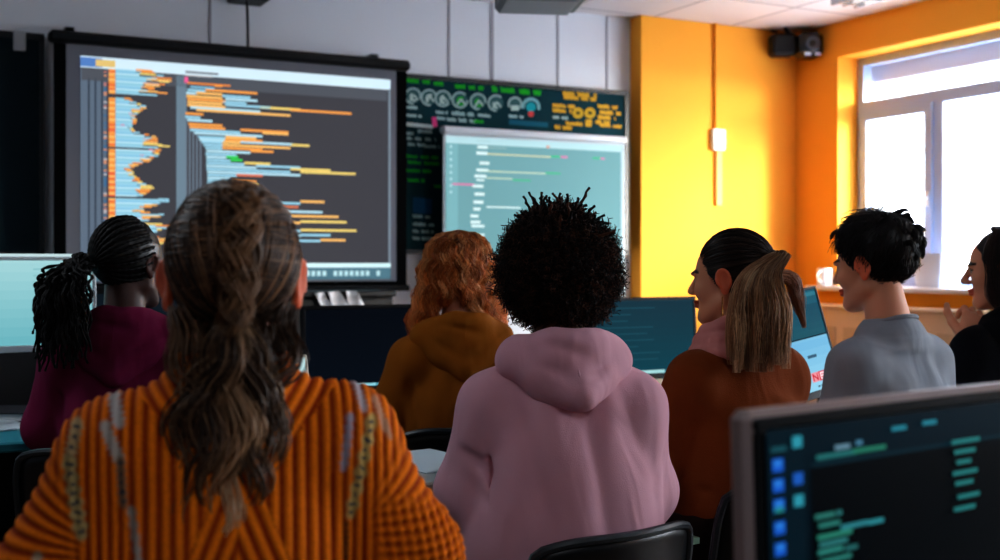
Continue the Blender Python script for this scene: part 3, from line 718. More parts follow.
def monitor(kind, label, base, rz, w, h, zb, content, strength=1., tilt=4, bez=.012, chin=.02, mframe=None, depth=.03, cat='monitor', roll=0, rim=0., rimf=None):
    """base: point on the desk under the panel; zb: height of the lit area's lower edge over the desk"""
    o = thing(kind, label, cat, base, rz); mf_ = mframe or M_black
    T = Matrix.Translation((0,0,zb)) @ Matrix.Rotation(R(-tilt),4,'X') @ Matrix.Rotation(R(roll),4,'Y')
    MB().box((-w/2-bez-rim,.003-rim*1.6,-chin-rim), (w/2+bez+rim,depth,h+bez+rim), .008, T).build('housing', rimf or mf_, o)
    b_ = MB(); B = bez
    b_.box((-w/2-B,-.004-rim,-chin), (w/2+B,.004,0), .002, T); b_.box((-w/2-B,-.004-rim,h), (w/2+B,.004,h+B), .002, T)
    b_.box((-w/2-B,-.004-rim,0), (-w/2,.004,h), .002, T); b_.box((w/2,-.004-rim,0), (w/2+B,.004,h), .002, T); b_.build('bezel', mf_, o)
    s_ = MB(); s_.add([T @ Vector(p) for p in ((-w/2,.001-rim*1.7,0),(w/2,.001-rim*1.7,0),(w/2,.001-rim*1.7,h),(-w/2,.001-rim*1.7,h))], [(0,1,2,3)])
    sc_ = s_.build('screen', M_scr, o)
    m = content.m; m.v = [tuple(T @ (Vector(v)-Vector((0,rim*1.7,0)))) for v in m.v]
    m.build('screen_content', vemat('display_'+str(len(bpy.data.materials)), strength), sc_, col=True)
    if zb > .03:
        yo = (zb+h*.3)*math.tan(R(tilt))
        MB().box((-.035,yo+depth*.8,.01), (.035,yo+depth+.03,zb+h*.4), .006).build('stand', mf_, o)
        MB().lathe([(0,0.001),(.115,0.001),(.115,.006),(.1,.012),(0,.014)], (0,yo+.04,.0), 28).build('stand_base', mf_, o, True)
    return o
def laptop(label, base, rz, w, h, content, strength, tilt=18, mframe=None, lid=None):
    o = thing('laptop', label, 'laptop', base, rz); mf_ = mframe or M_silver
    MB().box((-w/2,-.23,.002), (w/2,.0,.016), .004).build('keyboard_base', mf_, o)
    k = MB()
    for r_ in range(5):
        for c_ in range(12): k.box((-w/2+.03+c_*(w-.06)/12,-.2+r_*.026,.016), (-w/2+.03+c_*(w-.06)/12+(w-.06)/12*.8,-.2+r_*.026+.02,.019))
    k.build('keys', M_black, o)
    T = Matrix.Translation((0,.006,.018)) @ Matrix.Rotation(R(-tilt),4,'X')
    MB().box((-w/2,.001,0), (w/2,.008,h+.02), .003, T).build('lid', lid or mf_, o)
    T2 = T @ Matrix.Translation((0,0,.012))
    s_ = MB(); s_.add([T2 @ Vector(p) for p in ((-w/2+.008,.0005,0),(w/2-.008,.0005,0),(w/2-.008,.0005,h),(-w/2+.008,.0005,h))], [(0,1,2,3)]); sc_ = s_.build('screen', M_scr, o)
    m = content.m; m.v = [tuple(T2 @ Vector(v)) for v in m.v]; m.build('screen_content', vemat('display_'+str(len(bpy.data.materials)), strength), sc_, col=True)
    return o
def base_of(px, py, d, z=DZ):
    p = P(px, py, d); return (p.x, p.y, z), p.z
# left monitor: white-cyan page
c = Scr(.6,.27).grad(0,0,1,1,(176,222,226),(120,190,200)); c.r(0,0,1,.05,(206,232,236)); 
for k in range(5): c.r(.72,.16+.07*k,.72+.1+.03*(k%3),.18+.07*k,(150,204,210))
b_, z = base_of(96,300,3.55); rt = Vector((1,0,0)); mo = Matrix.Rotation(R(4),3,'Z') @ Vector((1,0,0))
b_ = Vector(b_)-mo*.31
monitor('monitor', 'white monitor with a pale cyan page at the left end of the teal desk', b_, R(4), .6, .25, P(96,343,3.55).z-DZ, c, .75, 3, mframe=mat('mon_white', (200,214,220), .4))
# centre monitor: black glass
c = Scr(.47,.26).grad(0,0,1,1,(9,15,24),(12,20,30)); c.r(0,.965,1,1,(24,60,72)); c.r(.33,.965,.52,1,(150,214,226)); c.r(.52,.965,.68,1,(90,160,176)); c.r(.84,.42,.88,.45,(90,120,140))
pl_, pr_ = P(303,350,3.86), None
ax = Vector((1,0,0)); cen = pl_+ax*.247
monitor('monitor', 'black monitor with a dark glossy screen left of the brown hoodie', (cen.x,cen.y,DZ), 0, .47, .262, P(303,389,3.86).z-DZ, c, .8, 3)
# right monitor: dark teal page
c = Scr(.48,.27).grad(0,0,1,1,(28,60,74),(20,72,86)); c.r(0,0,1,.04,(40,74,88)); c.r(0,.955,1,1,(40,110,120)); c.r(.45,.955,.72,1,(170,220,222))
for k in range(9): c.r(.1,.12+.085*k,.1+g.uniform(.2,.7),.135+.085*k,(34,84,98))
pr_ = P(697,330,4.3); cen = pr_-ax*.25
monitor('monitor', 'black monitor with a dark teal screen right of the curly black hair', (cen.x,cen.y,DZ), 0, .48, .262, P(690,371,4.3).z-DZ, c, .8, 3)
# portrait display with the red block letters
W_, H_ = .32, .275
c = Scr(W_,H_); c.r(0,0,1,.46,(26,92,112)); c.r(0,.02,1,.06,(50,120,138)); c.grad(0,.14,1,.46,(20,78,98),(28,88,104),5); c.r(0,.46,1,.475,(14,40,52)); c.r(0,.475,1,1,(126,190,222)); c.grad(0,.5,1,1,(120,184,220),(150,208,232),6)
c.r(.62,.645,.76,.675,(60,96,120)); c.r(.6,.82,.93,.915,(232,150,160)); c.r(.715,.82,.815,.915,(214,62,76)); c.r(.825,.82,.93,.915,(214,62,76))
RD, WT = (206,40,58), (244,226,232)
c.line([(.625,.895),(.625,.84),(.69,.895),(.69,.84)],.0045,RD); c.line([(.79,.84),(.74,.84),(.74,.867),(.78,.867),(.74,.867),(.74,.895),(.79,.895)],.0045,WT)
c.line([(.856,.842),(.898,.842),(.906,.867),(.898,.893),(.856,.893),(.848,.867),(.856,.842)],.0045,WT)
for k in range(6): c.r(.66+.05*k,.955,.695+.05*k,.972,(60,76,96))
pr_ = P(843,340,3.3); rz = R(14); mo = Matrix.Rotation(rz,3,'Z') @ Vector((1,0,0)); cen = pr_-mo*(W_/2+.008)
monitor('monitor', 'upright display with pale blue page and red block letters beside the ponytail', (cen.x,cen.y,DZ), rz, W_, H_, P(835,389,3.3).z-DZ-.0, c, .85, 14, bez=.008, roll=-6)
# small pale laptop behind the orange sweater
c = Scr(.304,.235).grad(0,0,1,1,(196,226,228),(110,190,200)); c.r(.55,.3,.8,.32,(120,180,190)); c.r(.55,.4,.76,.42,(120,180,190))
pr_ = P(314,355,2.78); cen = pr_-ax*.16
laptop('open laptop with a pale cyan screen half hidden behind the orange sweater', (cen.x,cen.y-.02,DZ), 0, .32, .235, c, .8, 14, mframe=mat('laptop_cream', (236,226,206), .4))
# black laptop in front of the maroon hoodie
c = Scr(.30,.19).grad(0,0,1,1,(30,44,54),(40,60,70)); c.r(.1,.2,.4,.24,(120,150,160)); c.r(.1,.32,.5,.36,(90,120,130))
pr_ = P(90,300,3.75)
laptop('black laptop open before the braided maroon hoodie person', (pr_.x+.165,pr_.y-.05,DZ), 0, .33, .38, Scr(.3,.36).grad(0,0,1,1,(24,36,46),(34,52,62)), .6, 8, mframe=M_black)
# foreground monitor
W_, H_ = .54, .295
c = Scr(W_,H_).grad(0,0,1,1,(8,32,44),(4,12,20),12); c.r(.0,.0,.09,1,(8,34,46)); c.r(.105,.13,.93,1,(2,7,13)); c.r(.11,.115,.97,.125,(14,50,62))
c.grad(.5,.5,.93,1,(2,7,13),(8,34,48),10)
CY, BU = (60,170,190), (36,110,226)
def fx(px): return (px-758)/455
def fy(px, py): return (py-430+.105*(px-758))/338
def bit(x0, x1, y, h, col): c.r(fx(x0), fy((x0+x1)/2, y-h/2), fx(x1), fy((x0+x1)/2, y+h/2), col)
bit(762,779,448,5,(34,96,108))
for k, y in enumerate((464,484,504,526,547,567,588,609,630)):
    bit(763,775,y,13,BU); bit(765,773,y-2,5,(60,150,240))
    if k in (2,5): bit(764,774,y+4,5,(50,160,160))
for y, cc in ((441,CY),(478,(40,110,210)),(500,CY)): bit(785,796,y,12,cc)
for (x0_,x1_,y,cc) in ((812,826,457,(56,150,140)),(834,853,447,(120,160,180)),(860,868,443,(90,150,180)),(812,860,455,(50,130,130)),(856,898,450,(50,140,116)),(906,926,428,(50,150,170)),(948,968,422,(50,150,170)),
   (808,832,517,(60,140,130)),(834,840,515,(60,140,140)),(812,838,526,(56,140,130)),(838,872,529,(60,150,160)),(872,892,527,(60,160,170)),(810,852,537,(56,150,130)),(812,846,545,(60,140,140)),(810,840,553,(60,150,140)),(842,858,552,(50,120,120)),(812,850,562,(56,140,130)),(810,836,571,(60,150,140)),(814,862,580,(50,130,130)),(810,840,590,(56,140,130)),(812,852,600,(60,140,140)),(810,836,612,(60,140,140))): bit(x0_,x1_,y,5,cc)
for k, y in enumerate((443,455,467,479,491,506,520)): bit(988+(k%3)*3,1030-(k*7)%16,y,5,(50,140,140))
rz = R(9); mo = Matrix.Rotation(rz,3,'Z') @ Vector((1,0,0)); pl_ = P(749,412,1.0); cen = pl_+mo*(W_/2+.02)
FMON = monitor('monitor', 'large silver-edged monitor with dark code editor and blue icons, nearest the camera', (cen.x,cen.y,DZ), rz, W_, H_, pl_.z-DZ-H_-.018, c, .6, 2, bez=.011, mframe=mat('mon_bezel', (7,10,14), .6, spec=.1), rimf=mat('mon_silver', (150,134,132), .45, metal=.3), rim=.0065, depth=.02)
for ch_ in kids(FMON):
    if ch_.name.startswith('bezel'):
        pass
# notebook, mouse, tower, papers
p = PZ(2,418,DZ)
nb = thing('notebook', 'dark closed notebook with white page edges on the teal desk', 'notebook', (p.x,p.y,DZ), R(-28))
MB().box((-.15,-.1,0), (.15,.1,.004)).box((-.15,-.1,.024), (.15,.1,.028)).box((-.15,-.1,0), (-.146,.1,.028)).build('cover', mat('book_cover', (22,28,36), .5), nb)
MB().box((-.145,-.096,.004), (.146,.096,.024)).build('pages', mat('pages', (214,214,214), .8), nb)
p = PZ(33,430,DZ)
tag(MB().box((p.x-.03,p.y-.02,DZ+.001), (p.x+.03,p.y+.02,DZ+.022), .01).build('eraser', mat('eraser', (206,212,216), .6)), 'small white eraser block at the edge of the teal desk', 'eraser')
tw = thing('computer_tower', 'black computer tower standing on the floor under the teal desk', 'computer', (P(-6,470,3.35).x,3.72,0))
MB().box((-.1,-.22,.02), (.1,.22,.44), .01).build('case', M_black, tw); MB().box((-.09,-.226,.05), (.09,-.218,.42), .004).build('front_panel', M_blackgl, tw)
lathe_y(MB(), [(0,0),(.014,0),(.014,.006),(0,.007)], (.05,-.226,.36), Matrix.Identity(4), 16).build('power_button', M_metal, tw)
for sx in (-1,1): MB().box((sx*.07-.015,-.2,0), (sx*.07+.015,.2,.02)).build('foot', M_black, tw)
mpap = mat('paper_blue', (196,216,226), .8)
def sheet(px, py, rz, label, w=.21, h=.297):
    p = PZ(px, py, DZ); m = MB().box((-w/2,-h/2,.0005), (w/2,h/2,.0022)); o = m.build('paper_sheet', mpap); o.location = (p.x,p.y,DZ); o.rotation_euler = (0,0,rz); return tag(o, label, 'paper', 'papers on the pale desk')
sheet(428,461,R(10), 'pale blue sheet on the desk between orange sweater and pink hoodie')
sheet(678,462,R(-18), 'pale sheet on the desk between pink hoodie and rust sweater')
# ---- chairs
def chair_proto(label):
    o = thing('chair', label, 'chair', (0,0,0)); msh = mat('chair_shell', (13,16,20), .38, bump=(300,.15,.001)); mpip = mat('chair_rim', (34,44,50), .35)
    N, Mr = 13, 9; V = []
    for j in range(Mr):                                           # seat pan
        t = j/(Mr-1); y = -.19+.4*t
        for i in range(N):
            s_ = i/(N-1)*2-1; x = s_*(.205-.02*(abs(t-.5)*2)**3)
            V.append((x, y, .455+.018*s_*s_-.02*math.sin(math.pi*t)-(.03*max(0,t-.8)*5*(t-.8))))
    Fq = [(j*N+i, j*N+i+1, (j+1)*N+i+1, (j+1)*N+i) for j in range(Mr-1) for i in range(N-1)]
    so = MB().add(V, Fq).build('seat', msh, o, True); so.modifiers.new('t', 'SOLIDIFY').thickness = .016
    V = []; H = 9
    for j in range(H):                                            # backrest
        t = j/(H-1); z = .52+.235*t; hw = .198*(1-.07*max(0,(t-.55)/.45)**3)
        for i in range(N):
            s_ = i/(N-1)*2-1; V.append((s_*hw, -.215+.055*s_*s_-.05*t, z-.022*abs(s_)**5*t))
    bo = MB().add(V, [(j*N+i, j*N+i+1, (j+1)*N+i+1, (j+1)*N+i) for j in range(H-1) for i in range(N-1)]).build('backrest', msh, o, True); bo.modifiers.new('t', 'SOLIDIFY').thickness = .012
    rim = [V[i] for i in range(0, H*N, N)]+[V[(H-1)*N+i] for i in range(1, N)]+[V[j*N+N-1] for j in range(H-2,-1,-1)]
    MB().tube(smoothpath(rim, 40).tolist(), .009, 8).build('back_rim', mpip, o, True)
    for sx in (-1,1):
        MB().tube([(sx*.17,-.17,.45),(sx*.19,-.215,.0)], .011, 8).build('leg', M_metal, o, True)
        MB().tube([(sx*.17,.17,.45),(sx*.19,.2,.0)], .011, 8).build('leg', M_metal, o, True)
        MB().tube([(sx*.16,-.15,.44),(sx*.15,-.2,.47),(sx*.13,-.225,.55)], .01, 8).build('back_post', M_metal, o, True)
    return o
# ================================================================= PEOPLE
desk(.30, .84, 1.80, 2.24, 'small teal desk in front of the orange sweater person', M_teal)
CHAIR = None
def rotz(a): c, s = math.cos(a), math.sin(a); return np.array([[c,-s,0],[s,c,0],[0,0,1.]])
def rotx(a): c, s = math.cos(a), math.sin(a); return np.array([[1,0,0],[0,c,-s],[0,s,c.real]])
def roty(a): c, s = math.cos(a), math.sin(a); return np.array([[c,0,s],[0,1,0],[-s,0,c]])
SKIN = {'fair':(224,156,122), 'brown':(112,70,50), 'olive':(206,146,112), 'deep':(70,46,40)}
M_skin = mat('skin', (220,170,140), .5, vcol='Col', sss=.25, spec=.4)
def fabric(name, rgb, b=(420,.35,.002), var=.05, rough=.9, wr=(8,.35,.02)): return mat(name, rgb, rough, var=var, noise=14, bump=b, sheen=.0, spec=.15, wrinkle=wr)
def hairmat(name, rough=.42, spec=.35): return mat(name, (60,40,30), rough, vcol='Col', spec=spec)
M_hair = hairmat('hair'); M_hair_matt = hairmat('hair_curly', .6, .2)
M_shoe = mat('shoe', (40,40,44), .6); M_sole = mat('sole', (210,208,200), .7)
class Body:
    def __init__(s, label, px, py, d, yaw, hyaw=0, hpitch=0, hroll=0, hs=1., hy=.07, sw=.165, skin='fair', drop=.215, h=.0055, hx=0., nb=None):
        s.g = np.random.default_rng(abs(hash(label)) % 1000 if False else sum(map(ord, label)))
        W = P(px, py, d); s.yaw = yaw; Rz = rotz(yaw); s.Rz = Rz
        s.HC = np.array([hx, hy, W.z]); off = Rz @ np.array([hx,hy,0]); s.loc = Vector((W.x-off[0], W.y-off[1], 0))
        s.Rm = rotz(hyaw) @ rotx(hpitch) @ roty(hroll); s.hs = hs; s.label = label; s.skin = np.array(lin(SKIN[skin])); s.h = h
        s.NB = np.array([hx*.6, hy-.05, W.z-(nb or .165)*hs**.5]); s.sw = sw; s.SZ = W.z-drop
        s.sh = {q: np.array([q*sw+hx*.5, hy-.055, s.SZ]) for q in (-1,1)}; s.el = {}; s.wr = {}; s.hand = {}
        s.arm(-1, (-.21,.05,.78), (-.13,.32,DZ+.045)); s.arm(1, (.21,.05,.78), (.13,.32,DZ+.045))
    def arm(s, q, e, w, hd=None, pn=(0,0,-1), curl=.5):
        s.el[q] = np.array(e, float); s.wr[q] = np.array(w, float); d = s.wr[q]-s.el[q]; d[2] *= .3
        s.hand[q] = (np.array(hd if hd is not None else d/np.linalg.norm(d)), np.array(pn, float), curl)
    def local(s, W): return s.Rz.T @ (np.array(W)-np.array(s.loc))
    def H(s, p): return s.HC+s.hs*(np.asarray(p, float) @ s.Rm.T)
    def spine(s, z):
        t = np.clip((z-.5)/(s.SZ-.5), 0, 1.3); return (s.HC[1]-.05)*t**1.6, s.HC[0]*.6*t
    def secs(s, prof):
        """prof: (height fraction pelvis->shoulder or absolute above the shoulder, half width, half depth)"""
        out = []
        for (f, a, b) in prof:
            z = .5+(s.SZ-.5)*f; cy, cx = s.spine(z); out.append((z, cx, cy, a, b))
        return out
    # ---- the bare figure, one continuous skin
    def build(s):
        h = s.h; F_ = Field((-.48,-.3,0), (.48,.75,s.HC[2]+.15), h); S = s.hs; H = s.H; Rm = s.Rm
        F_.loft(s.secs([(-.08,.16,.11),(.15,.155,.105),(.45,.13,.09),(.75,.15,.095),(1.0,.14,.08),(1.12,.08,.06)]), .03)
        F_.cone(H((0,-.022,-.06)), s.NB+np.array((0,-.005,-.03)), .051*S, .058, .03)
        for q in (-1,1):
            F_.cone(s.NB+np.array((0,-.006,-.035)), s.sh[q], .042, .044, .03); F_.cone(s.sh[q], s.el[q], .047, .037, .03)
            F_.cone(s.el[q], s.el[q]*.6+s.wr[q]*.4, .038, .036, .02); F_.cone(s.el[q]*.6+s.wr[q]*.4, s.wr[q], .036, .024, .02)
            s.do_hand(F_, q)
            hp, kn, an = np.array((q*.085,.02,.53)), np.array((q*.105,.43,.535)), np.array((q*.105,.42,.10))
            F_.cone(hp, kn, .085, .058, .03); F_.cone(kn, kn*.65+an*.35-np.array((0,.02,0)), .055, .053, .03); F_.cone(kn*.65+an*.35-np.array((0,.02,0)), an, .053, .036, .03)
            F_.cone(an+np.array((0,-.03,-.055)), an+np.array((q*.015,.13,-.065)), .036, .026, .03)
        # head
        E = lambda c, r, k=.012, mode='add': F_.ell(H(c), np.array(r)*S, Rm, k*S, mode)
        C = lambda a, b, r1, r2, k=.012, mode='add': F_.cone(H(a), H(b), r1*S, r2*S, k*S, mode)
        E((0,-.014,.036), (.073,.092,.082)); E((0,.028,-.02), (.06,.062,.075), .03); E((0,.036,.036), (.056,.05,.052), .03)
        for q in (-1,1):
            C((q*.052,-.002,-.052), (q*.02,.066,-.094), .022, .018, .02); E((q*.038,.066,-.022), (.022,.02,.022), .02)
            E((q*.03,.088,.022), (.02,.009,.007), .012)
        E((0,.073,-.094), (.022,.018,.018), .02); E((0,.045,-.07), (.035,.04,.04), .02)
        C((0,.09,.018), (0,.113,-.024), .0075, .0105, .008)
        for q in (-1,1):
            E((q*.011,.101,-.028), (.009,.01,.008), .005); E((q*.031,.102,.004), (.014,.012,.008), .01, 'cut'); E((q*.031,.0775,.004), (.0135,.0125,.0125), .002)
        E((0,.096,-.0535), (.02,.009,.0055), .005); E((0,.094,-.064), (.018,.009,.0065), .005); E((0,.108,-.0585), (.021,.009,.0014), .002, 'cut')
        for q in (-1,1):
            Re = Rm @ rotz(q*R(-24)) @ rotx(R(-10)); ec = np.array((q*.081,-.012,.0)); er = lambda v: H(ec+(rotz(q*R(-24)) @ rotx(R(-10))) @ np.array(v))
            F_.ell(H(ec), np.array((.007,.018,.027))*S, Re, .006); F_.ell(er((0,.002,-.026)), np.array((.006,.010,.010))*S, Re, .006)
            F_.ell(er((q*.007,.002,.002)), np.array((.006,.0115,.018))*S, Re, .003, 'cut')
            rp = [er((q*.004,.017*math.cos(w_),.003+.027*math.sin(w_))) for w_ in np.linspace(R(-10),R(230),13)]
            for a_, b_ in zip(rp, rp[1:]): F_.cone(a_, b_, .0042*S, .0042*S, .003)
            F_.ell(er((q*.004,.013,-.006)), np.array((.004,.005,.007))*S, Re, .003)
        V, Q = F_.mesh()
        # skin colours: lips, brows, eyes, light glowing through the ears painted as redness
        L = ((V-s.HC)/S) @ Rm; col = np.repeat(s.skin[None], len(V), 0)
        ear = (np.abs(L[:,0]) > .0765) & (np.abs(L[:,2]) < .045); col[ear] = col[ear]*np.array((1.12,.62,.5))
        lip = (((L[:,0])/.024)**2+((L[:,2]+.0585)/.0125)**2 < 1) & (L[:,1] > .085); col[lip] = s.skin*np.array((.85,.42,.42))
        ax = np.abs(L[:,0]); brow = (np.abs(L[:,2]-.026-.1*(.03-np.abs(ax-.03))) < .0042) & (ax > .012) & (ax < .052) & (L[:,1] > .06); col[brow] = np.array(lin((40,28,24)))
        dx, dz = ax-.031, L[:,2]-.004; r_ = np.hypot(dx, dz*1.15); eye = (r_ < .0115) & (L[:,1] > .076) & (np.abs(dz) < .0052)
        col[eye] = np.array(lin((150,140,134))); col[eye & (np.hypot(dx,dz) < .0062)] = np.array(lin((62,40,28))); col[eye & (np.hypot(dx,dz) < .003)] = .01
        lash = (r_ < .0135) & (dz > .0045) & (L[:,1] > .07); col[lash] = np.array(lin((30,22,20)))
        o = raw('person', V, Q, M_skin, None, True, col); o.location = s.loc; o.rotation_euler = (0,0,s.yaw); tag(o, s.label, 'person'); s.o = o
        return s
    def do_hand(s, F_, q):
        d, n, curl = s.hand[q]; d = d/np.linalg.norm(d); n = n-d*(n@d); n /= np.linalg.norm(n); w = np.cross(n, d)*q; w /= np.linalg.norm(w)   # w: towards the thumb
        o = s.wr[q]; S = .97; k = .006
        for i, off in enumerate((.03,.01,-.01,-.029)):
            F_.cone(o+d*.012+w*off*.6, o+d*.083*S+w*off, .015, .0125, .01)
            L = (.070,.078,.072,.056)[i]*S; p = o+d*(.088 if i in (1,2) else .084)*S+w*off*1.06; sp = w*off*1.3; a = .15+curl*.5
            for j, fr in enumerate((.46,.3,.24)):
                v = d*math.cos(a)+n*math.sin(a)+sp*(.8 if j == 0 else .3); v /= np.linalg.norm(v); e = p+v*L*fr
                F_.cone(p, e, (.0092,.0084,.0076)[j], (.0086,.0078,.0066)[j], .004); p = e; a += curl*(.9 if j == 0 else .7)
        p = o+d*.022+w*.027; v = d*.62+w*.62+n*.35
        for j, (L, r1, r2) in enumerate(((.042,.0135,.0115),(.032,.011,.0098),(.026,.0096,.0076))):
            v /= np.linalg.norm(v); e = p+v*L; F_.cone(p, e, r1, r2, .006); p = e; v = v+d*.35-w*.25*j*curl+n*.12
    # ---- clothes
    def legs(s, rgb, name='trousers'):
        F_ = Field((-.3,-.2,.05), (.3,.62,.72), .008); cy = s.spine(.6)[0]
        F_.loft([(.455,0,.0,.17,.125),(.56,0,.0,.172,.122),(.66,0,cy*.5,.16,.112)], .03)
        for q in (-1,1):
            hp, kn, an = np.array((q*.088,.02,.535)), np.array((q*.108,.44,.54)), np.array((q*.108,.425,.12))
            F_.cone(hp, kn, .1, .074, .03); F_.cone(kn, an, .074, .058, .03)
        F_.lumps(.0025, 38, 3); V, Q = F_.mesh(); raw(name, V, Q, fabric('denim', rgb), s.o, True)
        for q in (-1,1):
            G = Field((q*.12-.09,.3,0), (q*.12+.09,.66,.14), .006)
            G.cone((q*.107,.385,.05), (q*.122,.57,.04), .046, .038, .03).cone((q*.107,.4,.06), (q*.107,.41,.11), .045, .045, .02); G.half((0,0,-1), (0,0,.012)); V, Q = G.mesh()
            sh = raw('shoe', V, Q, M_shoe, s.o, True); MB().box((q*.115-.044,.345,.0), (q*.115+.05,.605,.018), .008).build('sole', M_sole, sh)
    def top(s, name, m, prof, t=.012, rs=(.06,.052,.045), shr=.046, folds=None, h=.005, neck=True, cuff=True, lumps=(.003,26), pattern=None, zmax=None, arms=(-1,1), k=.04, slv=1.0):
        F_ = Field((-.5,-.32,.38), (.5,.55,s.HC[2]+.02), h)
        F_.loft(s.secs(prof), .03, 2.4)
        Dt = F_.D.copy() if pattern else None
        for q in (-1,1):
            F_.cone(s.NB+np.array((0,-.005,-.03)), s.sh[q], .05+t*.6, shr+t, .05)
        Dt = F_.D.copy() if pattern else None
        for q in arms:
            md = s.el[q]; en = md+(s.wr[q]-md)*slv
            F_.cone(s.sh[q], md, rs[0], rs[1], k); F_.cone(md, en, rs[1], rs[2], .03)
            if cuff:
                d = (s.wr[q]-md)/np.linalg.norm(s.wr[q]-md); F_.cone(en-d*.03, en+d*.012, rs[2]*.82, rs[2]*.78, .006)
        if lumps: F_.lumps(*lumps, seed=sum(map(ord, name)))
        if folds: folds(F_, s)
        if pattern: pattern(F_, s, Dt)
        V, Q = F_.mesh(); return F_, V, Q
    def hood(s, m, parent, wd=.12, dp=.065, ht=.10, tip=.27, back=.11, collar=.078, h=.005, seam=True, lift=0., lean=0.):
        """a hood lying folded on the back, its collar round the neck"""
        NB = s.NB; F_ = Field((-.24,-.32,NB[2]-.30), (.24,.2,NB[2]+.16), h); c = NB+np.array((0,.0,.03+lift))
        ring = [c+np.array((collar*1.05*math.cos(a), collar*math.sin(a)-.006, -.030*math.sin(a)-.005)) for a in np.linspace(0, 2*math.pi, 21)]
        for a, b in zip(ring, ring[1:]): F_.cone(a, b, .026, .026, .012)
        tp = NB+np.array((lean,-back,.165-tip)); l, r_ = NB+np.array((-wd,-.035,-.015)), NB+np.array((wd,-.035,-.015))
        F_.ell(NB+np.array((0,-back*.62,-.035)), (wd*.98,dp*.9,ht*.82), None, .03)
        for e in (l, r_):
            F_.cone(e, tp, .034, .026, .035); F_.cone(e, NB+np.array((np.sign(e[0])*collar*.9,.03,.0)), .034, .024, .03)
        F_.ell(c+np.array((0,.0,.025)), (collar*.80,collar*.72,.06), None, .015, 'cut')
        F_.ridge(l+np.array((.02,-.05,.0)), tp+np.array((-.012,-.035,.035)), .013, -.007); F_.ridge(r_+np.array((-.02,-.05,.0)), tp+np.array((.012,-.035,.035)), .013, -.007)
        F_.ridge(NB+np.array((-wd*.7,-back*.95,.03)), NB+np.array((wd*.5,-back*1.15,.0)), .012, -.006)
        F_.lumps(.002, 40, 4); V, Q = F_.mesh(); o = raw('hood', V, Q, m, parent, True)
        if seam:
            pts = []
            for k in range(9):
                z = NB[2]+.045-(.12)*k/8; col = F_.D[int(round((lean*k/8-F_.o[0])/h)), :, int(round((z-F_.o[2])/h))]; j = np.argmax(col < 0)
                pts.append((lean*k/8, F_.ax[1][j]+.001, z))
            MB().tube(smoothpath(pts, 20).tolist(), .0028, 6).build('hood_seam', m, o, True)
        return o
    def chair(s, dy=0., yaw=None, dx=0., label=None):
        global CHAIR
        a = s.yaw if yaw is None else yaw; off = rotz(s.yaw) @ np.array((dx,dy,0)); L = Vector((s.loc.x+off[0], s.loc.y+off[1], 0))
        if CHAIR is None: CHAIR = chair_proto(label); CHAIR.location = L; CHAIR.rotation_euler = (0,0,a); CHAIR['group'] = 'chairs of the people'; return CHAIR
        return dup(CHAIR, L, a, label)
    # ---- hair
    def cap(s, m, col, c=(0,-.016,.036), r=(.081,.101,.093), pn=(0,.8,-.6), pp=(0,.05,.028), extra=None, h=.004, lum=(.0015,90)):
        F_ = Field(s.HC-.2, s.HC+.2, h); S = s.hs
        F_.ell(s.H(c), np.array(r)*S, s.Rm, .01)
        if extra: extra(F_)
        F_.half(s.Rm @ np.array(pn), s.H(pp), .012)
        if lum: F_.lumps(*lum, seed=2)
        V, Q = F_.mesh(); return raw('hair', V, Q, m, s.o, True, np.repeat(np.array(lin(col))[None], len(V), 0))
    def T(s, P_): return s.HC+s.hs*(P_ @ s.Rm.T)
    def sweep(s, tie, n, k, cols, m, parent, c=(0,-.016,.036), r=(.081,.101,.093), pn=(0,.8,-.6), pp=(0,.05,.028), rad=.0009, name='hair_strands', lift=(.0,.05), away=.25, bias=None, end=1.0):
        g = s.g; c = np.array(c); r = np.array(r); pn = np.array(pn)/np.linalg.norm(pn); pp = np.array(pp)
        u = g.normal(size=(n*6,3)); u /= np.linalg.norm(u,axis=1,keepdims=True); p = c+r*u; u = u[((p-pp)@pn < .0)]
        ut = (np.array(tie)-c)/r; ut /= np.linalg.norm(ut)
        if bias is None: ue = np.repeat(ut[None], len(u), 0)
        else: ue = bias(u); ue /= np.linalg.norm(ue,axis=1,keepdims=True)
        cs = np.clip((u*ue).sum(1),-1,1); kk = (cs < 1-away); u, ue, cs = u[kk][:n], ue[kk][:n], cs[kk][:n]; n = len(u)
        th = np.arccos(cs)[:,None,None]; t = np.linspace(0,end,k)[None,:,None]
        X = (np.sin((1-t)*th)*u[:,None]+np.sin(t*th)*ue[:,None])/(np.sin(th)+1e-6)
        lf = 1+g.uniform(*lift,n)[:,None,None]*np.sin(np.pi*np.clip(t,0,1)*.9+.15)
        PT = s.T(c+r*X*lf); RD = np.full((n,k), rad*s.hs)*(1-.5*np.abs(2*np.linspace(0,1,k)-1)**3)
        ci = g.integers(0,len(cols),n); C_ = np.array([lin(x) for x in cols])[ci]*g.uniform(.7,1.25,(n,1))
        return tubes(name, PT, RD, m, parent, C_)
    def locks(s, paths, n, k, spread, rad, cols, m, parent, name, wave=.006, wl=.07, stray=.2, head=True, grad=None, sides=3):
        PT, RD, CC = [], [], []; g = s.g; cl = np.array([lin(x) for x in cols])
        for pth in paths:
            pth = s.T(np.array(pth, float)) if head else np.array(pth, float)
            a, b = lock(pth, n, k, spread, rad, g, wave, wl, stray); PT.append(a); RD.append(b); base = cl[g.integers(0,len(cl))]
            cc = (base*.65+cl[g.integers(0,len(cl),n)]*.35)*g.uniform(.75,1.25,(n,1)); cc = np.repeat(cc[:,None],k,1)
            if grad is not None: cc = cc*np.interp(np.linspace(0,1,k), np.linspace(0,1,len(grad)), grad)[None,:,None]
            CC.append(cc)
        return tubes(name, np.concatenate(PT), np.concatenate(RD), m, parent, np.concatenate(CC), sides)
